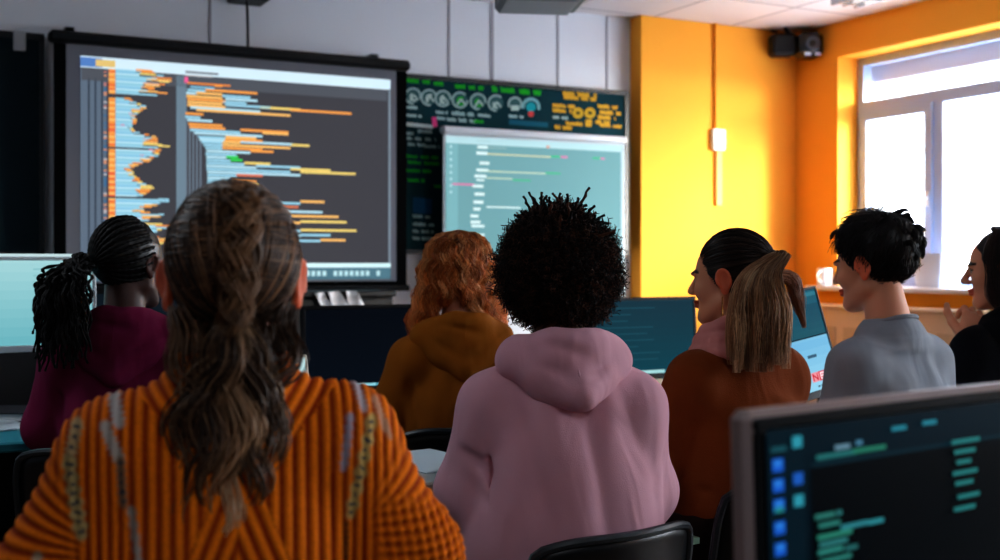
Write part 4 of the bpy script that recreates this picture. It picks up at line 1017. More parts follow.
PROF = [(-.10,.178,.135),(.1,.182,.135),(.4,.165,.122),(.7,.162,.12),(.92,.142,.102),(1.08,.09,.07)]
# ---------------------------------------------------------------- A: orange sweater, nearest, seen from behind
A = Body('person in chunky orange knitted sweater, seen from behind, hair braided into wavy ponytail', 233, 284, 1.5, R(-14), hs=1.0, hy=.06, sw=.128, drop=.202, skin='fair', h=.0055)
A.arm(-1, (-.238,.02,.79), (-.17,.30,.77)); A.arm(1, (.212,-.01,.83), (.265,.24,.775), (-.5,.85,-.05)); A.build(); A.legs((60,70,96))
def a_pattern(F_, s, Dt):
    w = np.abs(F_.D) < .03; I = np.argwhere(w); X = F_.ax[0][I[:,0]]; Y = F_.ax[1][I[:,1]]; Z = F_.ax[2][I[:,2]]
    dt = Dt[w]; sl = np.clip((dt-F_.D[w]-.012)/.015, 0, 1)
    d, _ = knit(X, Y, Z, sl); F_.D[w] = F_.D[w]-d
PITCH = .0155
def knit(X, Y, Z, sl):
    """height of the knit and how deep in a groove (0..1): ribs down the back, a chevron panel, ringed upper sleeves, bobbles below"""
    ax = np.abs(X-.004); sg = np.sign(X-.004)
    u = X*(1+.10*(1.03-Z))+.25*np.maximum(ax-.12,0)*sg
    pw = np.clip((1.0-Z)*.42, 0, .075)
    inL = ax < pw; u = np.where(inL, ax*.90+Z*.36, u)
    yk = .035+(Z-.965)*.95; inY = (Z > .965) & (ax < yk) & ~inL; u = np.where(inY, ax*.80-Z*.56, u)
    rb = .5+.5*np.cos(2*np.pi*u/PITCH); st = .5+.5*np.cos(2*np.pi*Z/.0075)
    hb = .0042*(np.sqrt(rb)-.35)+.0006*st*rb
    us = np.hypot(ax-.10, (Z-.87)*1.0)                       # upper sleeve: ribs fan from the armpit
    ru = .5+.5*np.cos(2*np.pi*(np.arctan2(Z-.86, ax-.12)*.115)/PITCH*1.0)
    hu = .0042*(np.sqrt(ru)-.35)
    bo = np.sin(2*np.pi*(ax*.8+Z)/.021)*np.sin(2*np.pi*(ax-Z*.9)/.023+Y*60); hbo = .0042*bo; rbo = .5+.5*bo
    low = np.clip((np.where(sg > 0, .925, .87)-Z)/.03, 0, 1)*np.where(sg > 0, 1, .6)
    hs_ = hu*(1-low)+hbo*low; rs_ = ru*(1-low)+rbo*low
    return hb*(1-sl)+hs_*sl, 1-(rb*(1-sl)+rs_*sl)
prof = [(-.12,.185,.14),(.15,.185,.14),(.45,.175,.13),(.72,.168,.122),(.93,.145,.105),(1.1,.1,.08),(1.25,.07,.06)]
F_, V, Q = A.top('sweater', None, prof, t=.018, rs=(.066,.066,.058), h=.0032, lumps=(.003,18), pattern=a_pattern, cuff=False, slv=.97)
V_ = V; dtv = None
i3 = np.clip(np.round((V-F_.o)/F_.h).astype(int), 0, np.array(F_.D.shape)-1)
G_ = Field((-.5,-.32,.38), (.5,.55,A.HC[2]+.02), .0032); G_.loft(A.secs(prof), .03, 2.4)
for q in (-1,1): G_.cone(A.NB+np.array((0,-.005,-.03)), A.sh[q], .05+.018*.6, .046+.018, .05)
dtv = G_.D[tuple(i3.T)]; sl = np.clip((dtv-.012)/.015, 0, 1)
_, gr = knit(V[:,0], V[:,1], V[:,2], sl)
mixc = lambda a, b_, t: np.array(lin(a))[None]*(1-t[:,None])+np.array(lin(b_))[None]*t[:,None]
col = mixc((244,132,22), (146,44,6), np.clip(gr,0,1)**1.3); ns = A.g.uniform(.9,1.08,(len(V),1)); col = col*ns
def zx(px, py): return ((px-233)/FPX*1.42, CH-(py-265)/FPX*1.42)
for (a, b_, wd_, c_, dots) in (((356,386),(361,410),4,(206,190,196),0),((346,416),(338,466),3.6,(176,168,184),0),((368,420),(345,512),5.5,(214,180,112),1),((374,402),(383,432),3.5,(214,160,130),0),((384,424),(388,440),2.5,(200,150,120),0),
  ((117,388),(126,416),5.5,(206,200,196),0),((113,418),(128,450),5,(196,186,176),0),((128,450),(131,492),4,(150,120,96),1),((138,496),(149,560),3.4,(180,170,160),0),((86,418),(80,452),6,(206,176,130),1),((80,452),(92,520),6.5,(200,176,120),1),((52,540),(45,558),4,(190,176,150),0),((341,520),(340,556),2.5,(120,70,30),0)):
    p0, p1 = np.array(zx(*a)), np.array(zx(*b_)); e = p1-p0; q = V[:,[0,2]]-p0; t = np.clip((q@e)/(e@e),0,1); dd = np.linalg.norm(q-t[:,None]*e,axis=1)
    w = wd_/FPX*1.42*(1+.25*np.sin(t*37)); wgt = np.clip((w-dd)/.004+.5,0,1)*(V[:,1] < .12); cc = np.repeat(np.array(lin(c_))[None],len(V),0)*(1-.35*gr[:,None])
    if dots: cc = np.where(((np.sin(t*np.linalg.norm(e)/.011*2*np.pi) > .55) & (dd < w*.5))[:,None], np.array(lin((70,74,84)))[None], cc)
    col = col*(1-wgt[:,None])+cc*wgt[:,None]
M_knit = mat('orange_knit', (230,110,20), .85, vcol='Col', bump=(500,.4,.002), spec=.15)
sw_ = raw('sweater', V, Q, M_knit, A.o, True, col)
cf = MB(); d = (A.wr[1]-A.el[1]); d /= np.linalg.norm(d); cf.tube([Vector(A.wr[1]-d*.012), Vector(A.wr[1]+d*.004), Vector(A.wr[1]+d*.012)], [.058,.06,.05], 24)
tag(cf.build('cuff', mat('cuff_white', (226,216,206), .85, bump=(200,.4,.002)), sw_, True), 'off-white cuff edge')
F2 = Field(A.NB-.16, A.NB+.16, .004)
for a in np.linspace(0, 2*math.pi, 25)[:-1]:
    b_ = a+2*math.pi/24; F2.cone(A.NB+np.array((.066*math.cos(a),.066*math.sin(a)-.004,.012-.02*math.sin(a))), A.NB+np.array((.066*math.cos(b_),.066*math.sin(b_)-.004,.012-.02*math.sin(b_))), .016, .016, .004)
V, Q = F2.mesh(); raw('collar', V, Q, M_knit, sw_, True, np.repeat(np.array(lin((214,96,14)))[None], len(V), 0))
BR = [(84,62,48),(66,48,38),(112,82,60),(58,42,34),(140,104,76)]; HL = [(150,112,82),(196,156,118),(110,80,58),(80,58,44),(64,46,36)]
hr = A.cap(M_hair, (52,38,31))
tie = (.004,-.112,-.02)
A.sweep(tie, 1500, 12, BR, M_hair, hr, rad=.0013, lift=(.0,.05), bias=lambda u: np.stack([np.full(len(u),.04), -.95-.0*u[:,1], np.clip(u[:,2]*.9+.05,-.55,.85)],1), away=.03)
A.sweep((.0,-.095,-.085), 500, 10, BR, M_hair, hr, rad=.0013, lift=(.02,.06), pp=(0,.0,-.02), away=.02)
# plait down the back of the head
pts = []; tt = np.linspace(0,1,34); cen = smoothpath([(.0,-.048,.122),(.006,-.084,.109),(.008,-.113,.072),(.006,-.127,.03),(.002,-.130,-.015),(-.002,-.128,-.06)], 34)
for k in range(3):
    ph = 2*math.pi*k/3; w = .017*(1-.25*tt); pts.append((cen+np.stack([w*np.sin(tt*14+ph), -.007*np.cos(2*(tt*14+ph))-.004, 0*tt],1)).tolist())
A.locks(pts, 70, 34, [.003,.009,.0115,.012,.011,.008], .0013, [(132,98,70),(88,64,47),(170,128,92),(64,46,36)], M_hair, hr, 'plait', wave=0, stray=.25)
lp = []
for k in range(15):
    a = 2*math.pi*k/15; rx = .046*math.cos(a); ry = .022*math.sin(a); e = A.g.uniform(-.035,.0)
    lp.append([(.0,-.112,-.03),(rx*.45,-.128+ry*.5,-.075),(rx*.95-.006,-.125+ry,-.15),(rx*1.05-.012,-.128+ry,-.215),(rx*.55-.022,-.138+ry*.6,-.275+e*.6),(rx*.3-.028,-.142+ry*.3,-.305+e)])
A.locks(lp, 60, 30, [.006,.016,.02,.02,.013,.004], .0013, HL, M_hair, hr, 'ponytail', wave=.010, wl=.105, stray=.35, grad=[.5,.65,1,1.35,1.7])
lp = [[(.066*q,-.05,-.03),(.056*q,-.095,-.085),(.03*q,-.125,-.14),(.045*q,-.12,-.19)] for q in (-1,-.4,.4,1)]
A.locks(lp, 60, 18, [.014,.024,.024,.008], .0012, BR, M_hair, hr, 'loose_lock', wave=.008, wl=.1, stray=.3)
A.chair(-.02, label='black shell chair under the orange sweater person')
# ---------------------------------------------------------------- B: pink hoodie, curly black hair
B = Body('person in dusty pink hoodie with round curly black hair, seen from behind', 557, 270, 2.4, R(-20), hs=1.0, hy=.06, sw=.135, drop=.272, skin='brown', h=.0055)
B.arm(-1, (-.185,.05,.74), (-.13,.34,.77)); B.arm(1, (.178,.05,.74), (.12,.34,.77)); B.build(); B.legs((40,48,66))
def b_folds(F_, s):
    f = F_.ridge; y = -.13
    f((.07,-.07,.99), (.115,-.1,.60), .020, .014); f((.115,-.06,.93), (.15,-.07,.62), .014, -.009); f((.03,-.09,.96), (.06,-.13,.58), .022, -.011)
    f((-.06,-.08,.97), (.045,-.14,.60), .026, .013); f((-.09,-.08,.93), (-.02,-.14,.58), .022, -.011); f((-.15,-.02,.93), (-.135,-.09,.62), .014, -.017); f((-.12,-.08,.86), (-.07,-.13,.6), .02, .009)
    f((.165,-.04,.93), (.18,-.05,.66), .02, .015); f((-.185,.0,.90), (-.20,-.02,.7), .02, .010); f((-.21,-.03,.84), (-.15,-.06,.80), .012, -.011); f((-.225,-.03,.80), (-.16,-.07,.74), .012, -.005)
    f((.22,-.03,.84), (.17,-.07,.78), .012, -.005); f((0,-.12,.70), (.1,-.13,.62), .018, .010); f((-.08,-.13,.66), (.02,-.14,.6), .018, -.011); f((.1,-.1,.72), (.17,-.06,.62), .014, .013)
M_pink = fabric('pink_fleece', (214,166,178), (500,.3,.0015), .04)
bprof = [(-.02,.165,.125),(.06,.17,.13),(.14,.2,.15),(.35,.2,.15),(.62,.185,.142),(.85,.165,.125),(1.0,.135,.10),(1.15,.085,.07)]
F_, V, Q = B.top('hoodie', None, bprof, t=.02, rs=(.068,.066,.05), shr=.05, folds=b_folds, lumps=(.0035,20), h=.0045)
ho = raw('hoodie', V, Q, M_pink, B.o, True)
B.hood(M_pink, ho, wd=.095, dp=.064, ht=.085, tip=.235, back=.118, collar=.086, lift=-.028, lean=.014)
F2 = Field((-.3,-.3,.45), (.3,.3,.62), .005); cy = B.spine(.52)[0]; F2.loft([(.475,0,cy,.166,.128),(.5,0,cy,.172,.134),(.535,0,cy,.17,.132)], .01); V, Q = F2.mesh(); raw('hem_band', V, Q, M_pink, ho, True)
BK = [(20,15,15),(38,26,23),(62,41,34),(26,19,19),(92,60,46)]
hr = B.cap(M_hair_matt, (9,8,9), c=(0,-.02,.0), r=(.109,.114,.112), pn=(0,.85,-.52), pp=(0,.040,-.035), lum=(.009,32))
g = B.g; N = 7000; u = g.normal(size=(N*3,3)); u /= np.linalg.norm(u,axis=1,keepdims=True); c = np.array((0,-.02,.0)); r = np.array((.109,.114,.112))
p = c+r*u; ok = ((p-np.array((0,.036,-.035)))@np.array((0,.85,-.52)) < 0) & (p[:,2] > -.130); u = u[ok][:N]; N = len(u)
K = 14; t = np.linspace(0,1,K)[None,:]; L = g.uniform(.018,.040,N)[:,None]*(1+.45*np.sin(u[:,0]*9+1)*np.sin(u[:,2]*8)*np.cos(u[:,1]*7))[:,None]; dirv = u+g.normal(0,.45,(N,3))+np.array((0,0,-.25))*(u[:,2:3] < .2); dirv /= np.linalg.norm(dirv,axis=1,keepdims=True)
a = np.cross(dirv, np.array((.3,.5,.8))); a /= np.linalg.norm(a,axis=1,keepdims=True); b_ = np.cross(dirv, a); tw = g.uniform(11,19,N)[:,None]; ph = g.uniform(0,6.3,N)[:,None]; hr_ = g.uniform(.003,.0055,N)[:,None]*np.clip(t*3,0,1)
X = (c+r*u*.95)[:,None]+dirv[:,None]*(L*t)[...,None]+a[:,None]*(hr_*np.cos(tw*t+ph))[...,None]+b_[:,None]*(hr_*np.sin(tw*t+ph))[...,None]
tubes('curls', B.T(X), np.full((N,K),.00125)*(1-.4*t), M_hair_matt, hr, np.array([lin(x) for x in BK])[g.integers(0,5,N)])
N = 150; u = np.stack([g.normal(.0,.38,N), g.normal(-.15,.42,N), np.full(N,1.)],1); u /= np.linalg.norm(u,axis=1,keepdims=True); dirv = u+g.normal(0,.28,(N,3)); dirv /= np.linalg.norm(dirv,axis=1,keepdims=True)
L = g.uniform(.022,.044,N)[:,None]; K = 12; t = np.linspace(0,1,K)[None,:]; bd = g.normal(0,.012,(N,1,3))*(t**2)[...,None]
X = (c+r*u*.93)[:,None]+dirv[:,None]*(L*t)[...,None]+bd+np.stack([.0016*np.sin(t*26+u[:,:1]*50),.0016*np.cos(t*26+u[:,:1]*50),0*t+0*L],-1)
tubes('twists', B.T(X), (.0048*(1-.45*t)*(1+.18*np.sin(t*40)))*np.ones((N,1)), M_hair_matt, hr, np.array([lin(x) for x in BK])[g.integers(0,5,N)], sides=6)
bc = B.chair(-.01, R(8), -.035, label='black shell chair with pale green writing tablet behind the pink hoodie'); p = P(664,519,2.47); q = Matrix.Rotation(-bc.rotation_euler.z,3,'Z') @ (p-bc.location)
tag(MB().prism([(-.045,-.05),(.055,-.05),(.06,.06),(.03,.10),(-.03,.10),(-.045,.06)], 0, .014, Matrix.Translation((q.x,q.y,q.z)) @ Matrix(((1,0,0,0),(0,0,1,0),(0,1,0,-.014),(0,0,0,1)))).build('writing_tablet', mat('tablet_green', (150,186,160), .5), bc), 'pale green writing tablet')
bc.scale = (1,1,.945)
MB().tube([(q.x+.02,q.y,q.z-.016),(q.x+.02,q.y-.02,.5),(.16,q.y-.05,.44)], .01, 8).build('tablet_post', M_metal, bc, True)
# ---------------------------------------------------------------- C: rust sweater, long straight ponytail, head turned left
C_ = Body('person in rust sweater and pink scarf, head turned left, long straight brown ponytail', 731, 281, 2.7, R(2), hyaw=R(28), hpitch=R(-2), hs=.875, hy=.06, sw=.128, drop=.222, skin='olive', h=.0034, hx=.055)
C_.arm(-1, (-.172,.08,.76), (-.10,.32,DZ+.045)); C_.arm(1, (.175,.06,.77), (.12,.32,DZ+.045)); C_.build(); C_.legs((44,30,26))
def c_folds(F_, s):
    f = F_.ridge
    for k in range(5): f((-.15,-.05,.72-.045*k), (.12,-.11,.69-.045*k), .012, .005 if k % 2 else -.006)
    f((-.12,-.08,.86), (.1,-.12,.80), .018, -.005); f((.05,-.1,.92), (.15,-.08,.86), .016, .006); f((-.16,-.02,.9), (-.15,-.06,.66), .016, -.008); f((.16,-.02,.92), (.16,-.06,.68), .016, -.008)
    f((.0,-.12,.87), (.14,-.1,.90), .012, .006)
M_rust = fabric('rust_wool', (124,60,24), (420,.5,.002), .08)
F_, V, Q = C_.top('sweater', None, [(-.12,.165,.125),(.1,.166,.126),(.4,.155,.12),(.7,.155,.12),(.92,.135,.1),(1.08,.09,.07)], t=.012, rs=(.058,.056,.042), folds=c_folds, lumps=(.003,24), h=.0045)
so_ = raw('sweater', V, Q, M_rust, C_.o, True)
NB = C_.NB; F2 = Field(NB-.2, NB+.2, .004)                       # scarf wound round the neck
for w, (rr, zz, r2, tl) in enumerate(((.082,-.012,.024,.02),(.074,.018,.021,.012),(.066,.044,.018,.02))):
    for a in np.linspace(0, 2*math.pi, 29)[:-1]:
        b_ = a+2*math.pi/28; q = lambda x: NB+np.array((rr*1.08*math.cos(x), rr*math.sin(x)+.0, zz-tl*math.sin(x+.4)+.004*math.sin(3*x+w))); F2.cone(q(a), q(b_), r2, r2, .006)
F2.lumps(.002, 60, 5); V, Q = F2.mesh(); raw('scarf', V, Q, fabric('scarf_pink', (206,138,132), (300,.4,.002), .06), C_.o, True)
hr = C_.cap(M_hair, (24,17,15), r=(.080,.102,.097), c=(0,-.016,.038), pp=(0,.062,.03), pn=(0,.86,-.5))
DK = [(30,21,18),(44,31,25),(24,17,15),(58,42,34)]; tie = (-.0,-.112,.055)
C_.sweep(tie, 1700, 12, DK, M_hair, hr, r=(.080,.102,.097), c=(0,-.016,.038), pp=(0,.062,.03), pn=(0,.86,-.5), rad=.0011, lift=(.0,.05), away=.02)
MB().tube([tuple(C_.T(np.array((.016*math.cos(a),-.118,.055+.016*math.sin(a))))) for a in np.linspace(0,2*math.pi,17)[:-1]], .006, 8, closed=True).build('hair_tie', M_black, hr, True)
lp = []; tb = C_.T(np.array(tie)); lb = C_.local(P(757,367,2.53)); lm = C_.local(P(758,310,2.545)); l2 = C_.local(P(765,268,2.615))
for k in range(34):
    a = C_.g.uniform(0,6.28); e = C_.g.uniform(.3,1); o_ = .068*e*math.cos(a)*np.array((.887,-.462,0))+.016*e*math.sin(a)*np.array((.462,.887,0))
    lp.append([tb, tb+np.array((.006,-.028,.010))+o_*.2, l2+o_*.5, lm+o_*.95, lb+o_*np.array((1.0,1.0,1))+np.array((0,0,C_.g.uniform(-.012,.03)))])
PT_ = [(186,138,96),(222,180,136),(142,98,66),(100,68,48),(240,208,166),(78,52,38)]
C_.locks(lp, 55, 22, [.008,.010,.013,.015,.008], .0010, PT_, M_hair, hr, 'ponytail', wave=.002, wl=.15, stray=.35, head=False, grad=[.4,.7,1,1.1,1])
lp = [[tb, l2+np.array((.03,.04,-.004)), C_.local(P(792,280,2.72)), C_.local(P(799,308,2.74)), C_.local(P(804,328,2.74))+np.array((0,0,.004*k))] for k in range(4)]
C_.locks(lp, 60, 18, [.006,.010,.016,.016,.004], .0010, [(150,92,54),(176,116,72),(112,70,44)], M_hair, hr, 'loose_lock', wave=.002, wl=.12, stray=.3, head=False)
q = C_.H((-.084,-.008,-.04)); MB().tube([tuple(q), tuple(q+np.array((0,0,-.018))), tuple(q+np.array((0,0,-.042)))], [.0012,.0012,.003], 6).build('earring', mat('gold', (220,180,110), .25, metal=1.), C_.o, True)
C_.chair(-.02, R(-6), .03, label='black shell chair with a thin rim behind the rust sweater')
# ---------------------------------------------------------------- D: grey T-shirt, short dark hair, head turned left
D_ = Body('person in grey T-shirt with short black hair, looking to the left', 873, 268, 2.95, R(4), hyaw=R(14), hpitch=R(-6), hs=.92, hy=.10, sw=.135, drop=.238, skin='fair', h=.0034, nb=.142)
D_.arm(-1, (-.185,.06,.77), (-.10,.26,DZ+.045)); D_.arm(1, (.19,.04,.77), (.12,.28,DZ+.045)); D_.build(); D_.legs((50,56,70))
def d_folds(F_, s):
    f = F_.ridge; F_.ell(s.NB+np.array((0,-.004,-.035)), (.082,.074,.05), None, .03); F_.ell(s.NB+np.array((0,.0,.012)), (.058,.054,.03), None, .008, 'cut')
    f((.04,-.03,.98), (.05,-.10,.62), .014, .006); f((.075,-.03,.97), (.09,-.10,.62), .014, -.005); f((-.15,.03,.92), (-.11,-.06,.72), .014, -.007); f((-.1,-.03,.92), (-.05,-.08,.74), .018, .005); f((.16,.02,.93), (.14,-.05,.66), .016, -.007); f((0,-.04,.95), (.0,-.1,.7), .02, -.004)
M_grey = fabric('grey_jersey', (150,156,164), (600,.25,.001), .05)
D_.NB2 = D_.NB
F_, V, Q = D_.top('t_shirt', None, [(-.12,.178,.13),(.1,.18,.13),(.4,.17,.122),(.7,.162,.12),(.92,.14,.1),(1.06,.095,.075)], t=.012, rs=(.058,.058,.05), folds=d_folds, lumps=(.0025,22), h=.0045, cuff=False, slv=.45)
ts = raw('t_shirt', V, Q, M_grey, D_.o, True)
NB = D_.NB; q = [tuple(NB+np.array((.064*math.cos(a),.060*math.sin(a)-.004,-.004-.024*math.sin(a)))) for a in np.linspace(0,2*math.pi,33)[:-1]]
MB().tube(q, .006, 8, closed=True).build('collar', M_grey, ts, True)
hk = dict(c=(0,-.018,.042), r=(.081,.104,.094), pn=(0,.72,-.69), pp=(0,.062,.040))
hr = D_.cap(M_hair, (13,12,14), **hk, extra=lambda F_: F_.ell(D_.H((0,-.05,.06)), np.array((.082,.08,.08)), D_.Rm, .02))
g = D_.g; BKH = [(18,16,18),(28,25,27),(12,11,13),(40,36,38)]
N = 3800; u = g.normal(size=(N*5,3)); u /= np.linalg.norm(u,axis=1,keepdims=True); c = np.array(hk['c']); r = np.array(hk['r'])*1.0; pn = np.array(hk['pn']); p = c+r*u; u = u[((p-np.array(hk['pp']))@pn < .004)][:N]; N = len(u)
wh = np.array((0,-.55,.83)); tg = u-wh*(u@wh)[:,None]; tg = u*0+(tg-u*(tg*u).sum(1)[:,None]); tg /= np.linalg.norm(tg,axis=1,keepdims=True)+1e-6
tg = tg+g.normal(0,.20,(N,3)); K = 8; t = np.linspace(0,1,K)[None,:,None]; top_ = np.clip(u[:,2],0,1)[:,None,None]
L = g.uniform(.022,.038,N)[:,None,None]*(1+.7*top_); lift = (g.uniform(.001,.006,N)[:,None,None]+.018*top_*g.uniform(.3,1.2,N)[:,None,None])
X = (c+r*u)[:,None]+tg[:,None]*L*t+u[:,None]*lift*np.sin(np.pi*np.clip(t*.8+.1,0,1)); 
tubes('hair_strands', D_.T(X), np.full((N,K),.0013)*(1-.7*np.linspace(0,1,K)**2), M_hair, hr, np.array([lin(x) for x in BKH])[g.integers(0,4,N)])
lp = []
for k in range(26):
    az = g.uniform(-.9,.9); s0 = np.array((.05*math.sin(az*1.3)+g.normal(0,.012), g.uniform(-.10,.05), .125)); s0[2] = .042+.094*math.sqrt(max(.05,1-(s0[0]/.081)**2-((s0[1]+.018)/.104)**2))
    dv = np.array((g.normal(0,.4), g.normal(-.5 if s0[1] < -.02 else .6,.4), g.uniform(.0,.25))); dv /= np.linalg.norm(dv); l = g.uniform(.03,.05); lp.append([s0-np.array((0,0,.004)), s0+dv*l*.5+np.array((0,0,.007)), s0+dv*l+np.array((0,0,-.002)), s0+dv*l*1.2+np.array((0,0,-.014))])
for k in range(12):
    s0 = np.array((g.uniform(-.05,.06), -.115+g.normal(0,.004), g.uniform(.03,.09))); lp.append([s0, s0+np.array((.004,-.016,.006)), s0+np.array((.008,-.024,-.008)), s0+np.array((.006,-.022,-.026))])
D_.locks(lp, 26, 9, [.006,.008,.006,.002], .0013, BKH, M_hair, hr, 'tousled_top', wave=.002, wl=.06, stray=.3)
D_.chair(-.02, R(-4), label='black shell chair under the grey T-shirt person')
# ---------------------------------------------------------------- E: dark jacket at the right edge, hand at the chin
E_ = Body('person in black jacket at the right edge with a hand raised to the chin', 1003, 271, 3.2, R(-8), hyaw=R(42), hpitch=R(-4), hs=.90, hy=.07, sw=.135, drop=.215, skin='fair', h=.0036)
hw = E_.local(P(968,346,3.12)); ew = E_.local(P(966,412,3.05)); ht = E_.local(P(976,322,3.14)); fd = ht-hw
nrm = E_.H((0,.09,-.07))-hw
E_.arm(-1, ew, hw, fd/np.linalg.norm(fd), nrm, 1.25); E_.arm(1, (.2,.08,.77), (.1,.33,DZ+.045)); E_.build(); E_.legs((36,40,52))
M_blk = fabric('black_fleece', (17,19,26), (400,.4,.002), .1)
F_, V, Q = E_.top('jacket', None, PROF, t=.016, rs=(.062,.056,.042), lumps=(.004,24), h=.005, slv=.86)
jk = raw('jacket', V, Q, M_blk, E_.o, True); E_.hood(M_blk, jk, wd=.11, tip=.26, back=.10, collar=.075, seam=False)
d = (E_.wr[-1]-E_.el[-1]); d /= np.linalg.norm(d); a_ = E_.wr[-1]-d*.012
a1 = np.cross(d,(1,0,0)); a1 /= np.linalg.norm(a1); b1 = np.cross(d,a1)
MB().tube([tuple(a_+.029*(math.cos(t)*a1+math.sin(t)*b1)) for t in np.linspace(0,2*math.pi,25)[:-1]], .0055, 8, closed=True).build('bracelet', mat('leather_brown', (110,62,36), .5), E_.o, True)
hr = E_.cap(M_hair, (24,18,18), pn=(0,.9,-.42), pp=(0,.052,.02))
lp = []
for k in range(34):
    az = R(-118+236*k/33); s_ = math.sin(az); c_ = math.cos(az); 
    lp.append([(.0+.006*s_,.05-.05*(1-abs(c_)) if False else .02,.131),(.062*s_,-.016-.05*c_,.112),(.088*s_,-.016-.096*c_,.03),(.092*s_,-.02-.095*c_,-.06),(.098*s_,-.035-.075*c_,-.16),(.095*s_,-.03-.065*c_,-.27+.02*E_.g.uniform(-1,1))])
E_.locks(lp, 60, 18, [.006,.014,.016,.016,.014,.005], .0011, [(38,28,27),(56,40,37),(28,21,22),(84,60,54)], M_hair, hr, 'long_hair', wave=.004, wl=.12, stray=.3)
E_.chair(-.02, label='black shell chair under the black jacket person')
# ---------------------------------------------------------------- F: brown hoodie, long wavy red hair
G2 = Body('person in brown hoodie with long wavy ginger hair, seen from behind', 459, 276, 3.5, R(-20), hyaw=R(-8), hs=.97, hy=.07, sw=.14, drop=.245, skin='fair', h=.006)
G2.arm(-1, (-.205,.06,.77), (-.12,.33,DZ+.045)); G2.arm(1, (.205,.06,.77), (.12,.33,DZ+.045)); G2.build(); G2.legs((40,46,60))
M_brn = fabric('brown_fleece', (150,88,24), (500,.3,.0015), .05)
def f_folds(F_, s):
    f = F_.ridge; f((-.16,-.02,.93), (-.13,-.08,.64), .014, -.009); f((.16,-.02,.93), (.14,-.08,.64), .014, -.008); f((-.05,-.08,.92), (-.02,-.13,.6), .02, .005); f((.05,-.08,.92), (.08,-.13,.6), .02, -.005)
F_, V, Q = G2.top('hoodie', None, PROF, t=.016, rs=(.066,.064,.046), folds=f_folds, lumps=(.003,22), h=.0055)
ho = raw('hoodie', V, Q, M_brn, G2.o, True); G2.hood(M_brn, ho, wd=.112, tip=.27, back=.105, collar=.08, lift=-.022)
hr = G2.cap(M_hair, (96,46,20), r=(.086,.106,.098), pp=(0,.055,.02))
GG = [(206,118,56),(174,92,42),(234,156,90),(136,70,32),(248,186,122)]; lp = []; g = G2.g
for k in range(58):
    az = R(g.uniform(-135,135)); s_, c_ = math.sin(az), math.cos(az); sd_ = np.sign(s_) if abs(s_) > .05 else 1
    nar = 1.0 if abs(az) > R(28) else .0                          # hair parts over the nape
    top_ = (.0, .0+.03*c_*-1, .137); ly = g.uniform(.9,1.1)
    e = g.uniform(-.26,-.17) if nar else g.uniform(-.11,-.07)
    lp.append([top_, (.066*s_,-.016-.066*c_,.108), (.094*s_*ly,-.016-.108*c_,.035), (.102*s_*ly+sd_*.004,-.014-.104*c_,-.045), ((.118*s_+sd_*.012)*ly,-.012-.082*c_,-.045+(e+.045)*.55), ((.112*s_+sd_*.02)*ly,.0-.062*c_,e)])
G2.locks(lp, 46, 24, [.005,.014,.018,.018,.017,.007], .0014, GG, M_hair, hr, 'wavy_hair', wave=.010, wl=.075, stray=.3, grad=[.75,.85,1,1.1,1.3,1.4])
G2.chair(-.03, label='black shell chair behind the brown hoodie')
# ---------------------------------------------------------------- G: maroon hoodie, black braids tied in a ponytail
M_ = Body('person in maroon hoodie with black braids tied in a low side ponytail', 130, 266, 3.15, R(-24), hyaw=R(-26), hs=1.0, hy=.07, sw=.145, drop=.25, skin='deep', h=.006)
M_.arm(-1, (-.21,.06,.77), (-.12,.33,DZ+.045)); M_.arm(1, (.21,.06,.77), (.12,.33,DZ+.045)); M_.build(); M_.legs((34,36,46))
M_mar = fabric('maroon_fleece', (112,28,66), (500,.3,.0015), .06)
F_, V, Q = M_.top('hoodie', None, PROF, t=.018, rs=(.07,.066,.048), folds=f_folds, lumps=(.003,22), h=.0055)
ho = raw('hoodie', V, Q, M_mar, M_.o, True); M_.hood(M_mar, ho, wd=.122, tip=.28, back=.11, collar=.083, lift=-.02)
hr = M_.cap(M_hair, (8,8,9), r=(.081,.101,.094), pn=(0,.8,-.6), pp=(0,.05,.02)); g = M_.g
tie = np.array((-.03,-.115,.004)); c = np.array((0,-.016,.036)); r = np.array((.083,.103,.096)); ut = (tie-c)/r; ut /= np.linalg.norm(ut)
PT, K = [], 40                                                      # rows of braids over the scalp
for k in range(30):
    a = 2*math.pi*k/30; ax_ = np.cross(ut,(0,0,1.)); ax_ /= np.linalg.norm(ax_); bx_ = np.cross(ut, ax_); om = R(118 if True else 0)
    t = np.linspace(.0,1,K)[:,None]; d_ = ax_*math.cos(a)+bx_*math.sin(a); th = om*(1-t)+R(7)*t; X = ut*np.cos(th)+d_*np.sin(th); p = c+r*X
    nn = np.array((0,.8,-.6)); pos = ((p-np.array((0,.05,.02)))@nn)
    good = np.where(pos < .004)[0]; i0 = good[0] if len(good) else 0
    seg = p[i0:]; PT.append(smoothpath(seg, K))
PT = np.array(PT); RD = np.full(PT.shape[:2], .0052)*(1+.22*np.sin(np.linspace(0,1,K)*70))[None]
tubes('cornrows', M_.T(PT), RD, M_hair_matt, hr, np.array([lin(x) for x in [(10,9,10),(14,12,13),(8,7,8)]])[g.integers(0,3,len(PT))], sides=7)
MB().tube([tuple(M_.T(tie+np.array((.016*math.cos(a)*.6,-.012,.02*math.sin(a))))) for a in np.linspace(0,2*math.pi,17)[:-1]], .007, 8, closed=True).build('hair_tie', M_black, hr, True)
PT = []; K = 60; tb = M_.T(tie)
for k in range(130):
    ex, ey = g.uniform(34,90), g.uniform(315,372); mid = (ex*.75+70*.25+g.normal(0,6), 285+g.normal(0,8))
    dd = 3.0-.14*g.uniform(0,1)
    e = M_.local(P(ex,ey,dd)); m1 = M_.local(P(78+g.normal(0,5),266+g.normal(0,5),2.98)); m2 = M_.local(P(*mid,dd+.02))
    PT.append(smoothpath([tb, m1, m2, e], K))
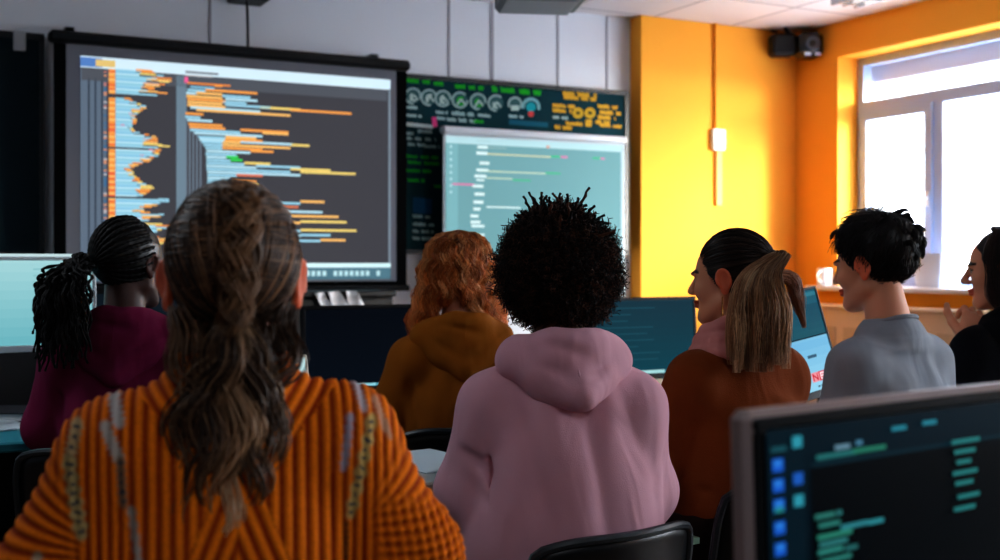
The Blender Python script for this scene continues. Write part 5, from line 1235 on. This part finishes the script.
PT = np.array(PT); tt = np.linspace(0,1,K); n = len(PT); ph = g.uniform(0,6.3,(n,1)); wv = .0045*np.clip(tt*3,0,1)[None]
PT[:,:,0] += wv*np.sin(tt[None]*30+ph); PT[:,:,1] += wv*np.cos(tt[None]*26+ph)
RD = np.full((n,K),.0044)*(1+.25*np.sin(tt*90))[None]*(1-.4*tt[None]**4)
tubes('braids', PT, RD, M_hair_matt, hr, np.array([lin(x) for x in [(9,8,9),(14,12,13),(7,6,7)]])[g.integers(0,3,n)], sides=6)
M_.chair(-.03, label='black shell chair behind the maroon hoodie')
# ================================================================= LIGHT AND CAMERA
wd = bpy.data.worlds.new('sky'); SC.world = wd; wd.use_nodes = True; nt = wd.node_tree; bg = nt.nodes['Background']
tc = nt.nodes.new('ShaderNodeTexCoord'); sp_ = nt.nodes.new('ShaderNodeSeparateXYZ'); rmp = nt.nodes.new('ShaderNodeValToRGB')
rmp.color_ramp.elements[0].position = .45; rmp.color_ramp.elements[0].color = (.75,.78,.82,1); rmp.color_ramp.elements[1].position = .7; rmp.color_ramp.elements[1].color = (.80,.90,1,1)
mr = nt.nodes.new('ShaderNodeMapRange'); mr.inputs['From Min'].default_value = -1
nt.links.new(tc.outputs['Generated'], sp_.inputs[0]); nt.links.new(sp_.outputs['Z'], mr.inputs['Value']); nt.links.new(mr.outputs['Result'], rmp.inputs['Fac']); nt.links.new(rmp.outputs['Color'], bg.inputs['Color'])
bg.inputs['Strength'].default_value = SKY
def light(name, kind, loc, rot, energy, col=(1,1,1), **kw):
    l = bpy.data.lights.new(name, kind); l.energy = energy; l.color = col
    for k, v in kw.items():
        if k == 'portal': l.cycles.is_portal = v
        else: setattr(l, k, v)
    o = bpy.data.objects.new(name, l); COL.objects.link(o); o.location = loc; o.rotation_euler = rot; return o
sd = Vector((-.55,.83,-.15))
so = light('sun', 'SUN', (8,-4,5), (0,0,0), SUN, (1,.93,.82), angle=R(22)); so.rotation_euler = sd.to_track_quat('-Z','Y').to_euler()
for (a, b_) in (W1, W2):
    light('window_portal', 'AREA', (WX+.29,(a+b_)/2,(Z0+Z1)/2), (0,R(90),0), 1, shape='RECTANGLE', size=Z1-Z0, size_y=b_-a, portal=True)
light('fill_light', 'AREA', (-.9,3.6,2.7), (0,0,0), FILL*.8, (.86,.93,1), shape='RECTANGLE', size=1.2, size_y=.6)  # added fill without a fitting, brightens the left wall and front desk
light('fill_light', 'AREA', (.6,-1.2,2.7), (0,0,0), FILL, (.86,.93,1), shape='RECTANGLE', size=1.2, size_y=.6)  # added fill behind the camera, no fitting there
cam = bpy.data.cameras.new('camera'); co = bpy.data.objects.new('camera', cam); COL.objects.link(co); SC.camera = co
co.location = (0,0,CH); co.rotation_euler = (R(90),0,-TH); cam.sensor_width = 36; cam.lens = FPX*36/1000; cam.shift_y = -(280-HZ)/1000; cam.clip_start = .05
cam.dof.use_dof = True; cam.dof.focus_distance = 2.45; cam.dof.aperture_fstop = (FPX*36/1000)/11.0
SC.view_settings.view_transform = VT; SC.view_settings.look = LOOK; SC.view_settings.exposure = EXPO; SC.view_settings.gamma = 1.0
SC.cycles.max_bounces = 8; SC.cycles.diffuse_bounces = 5; SC.cycles.transparent_max_bounces = 8; SC.cycles.sample_clamp_indirect = 6
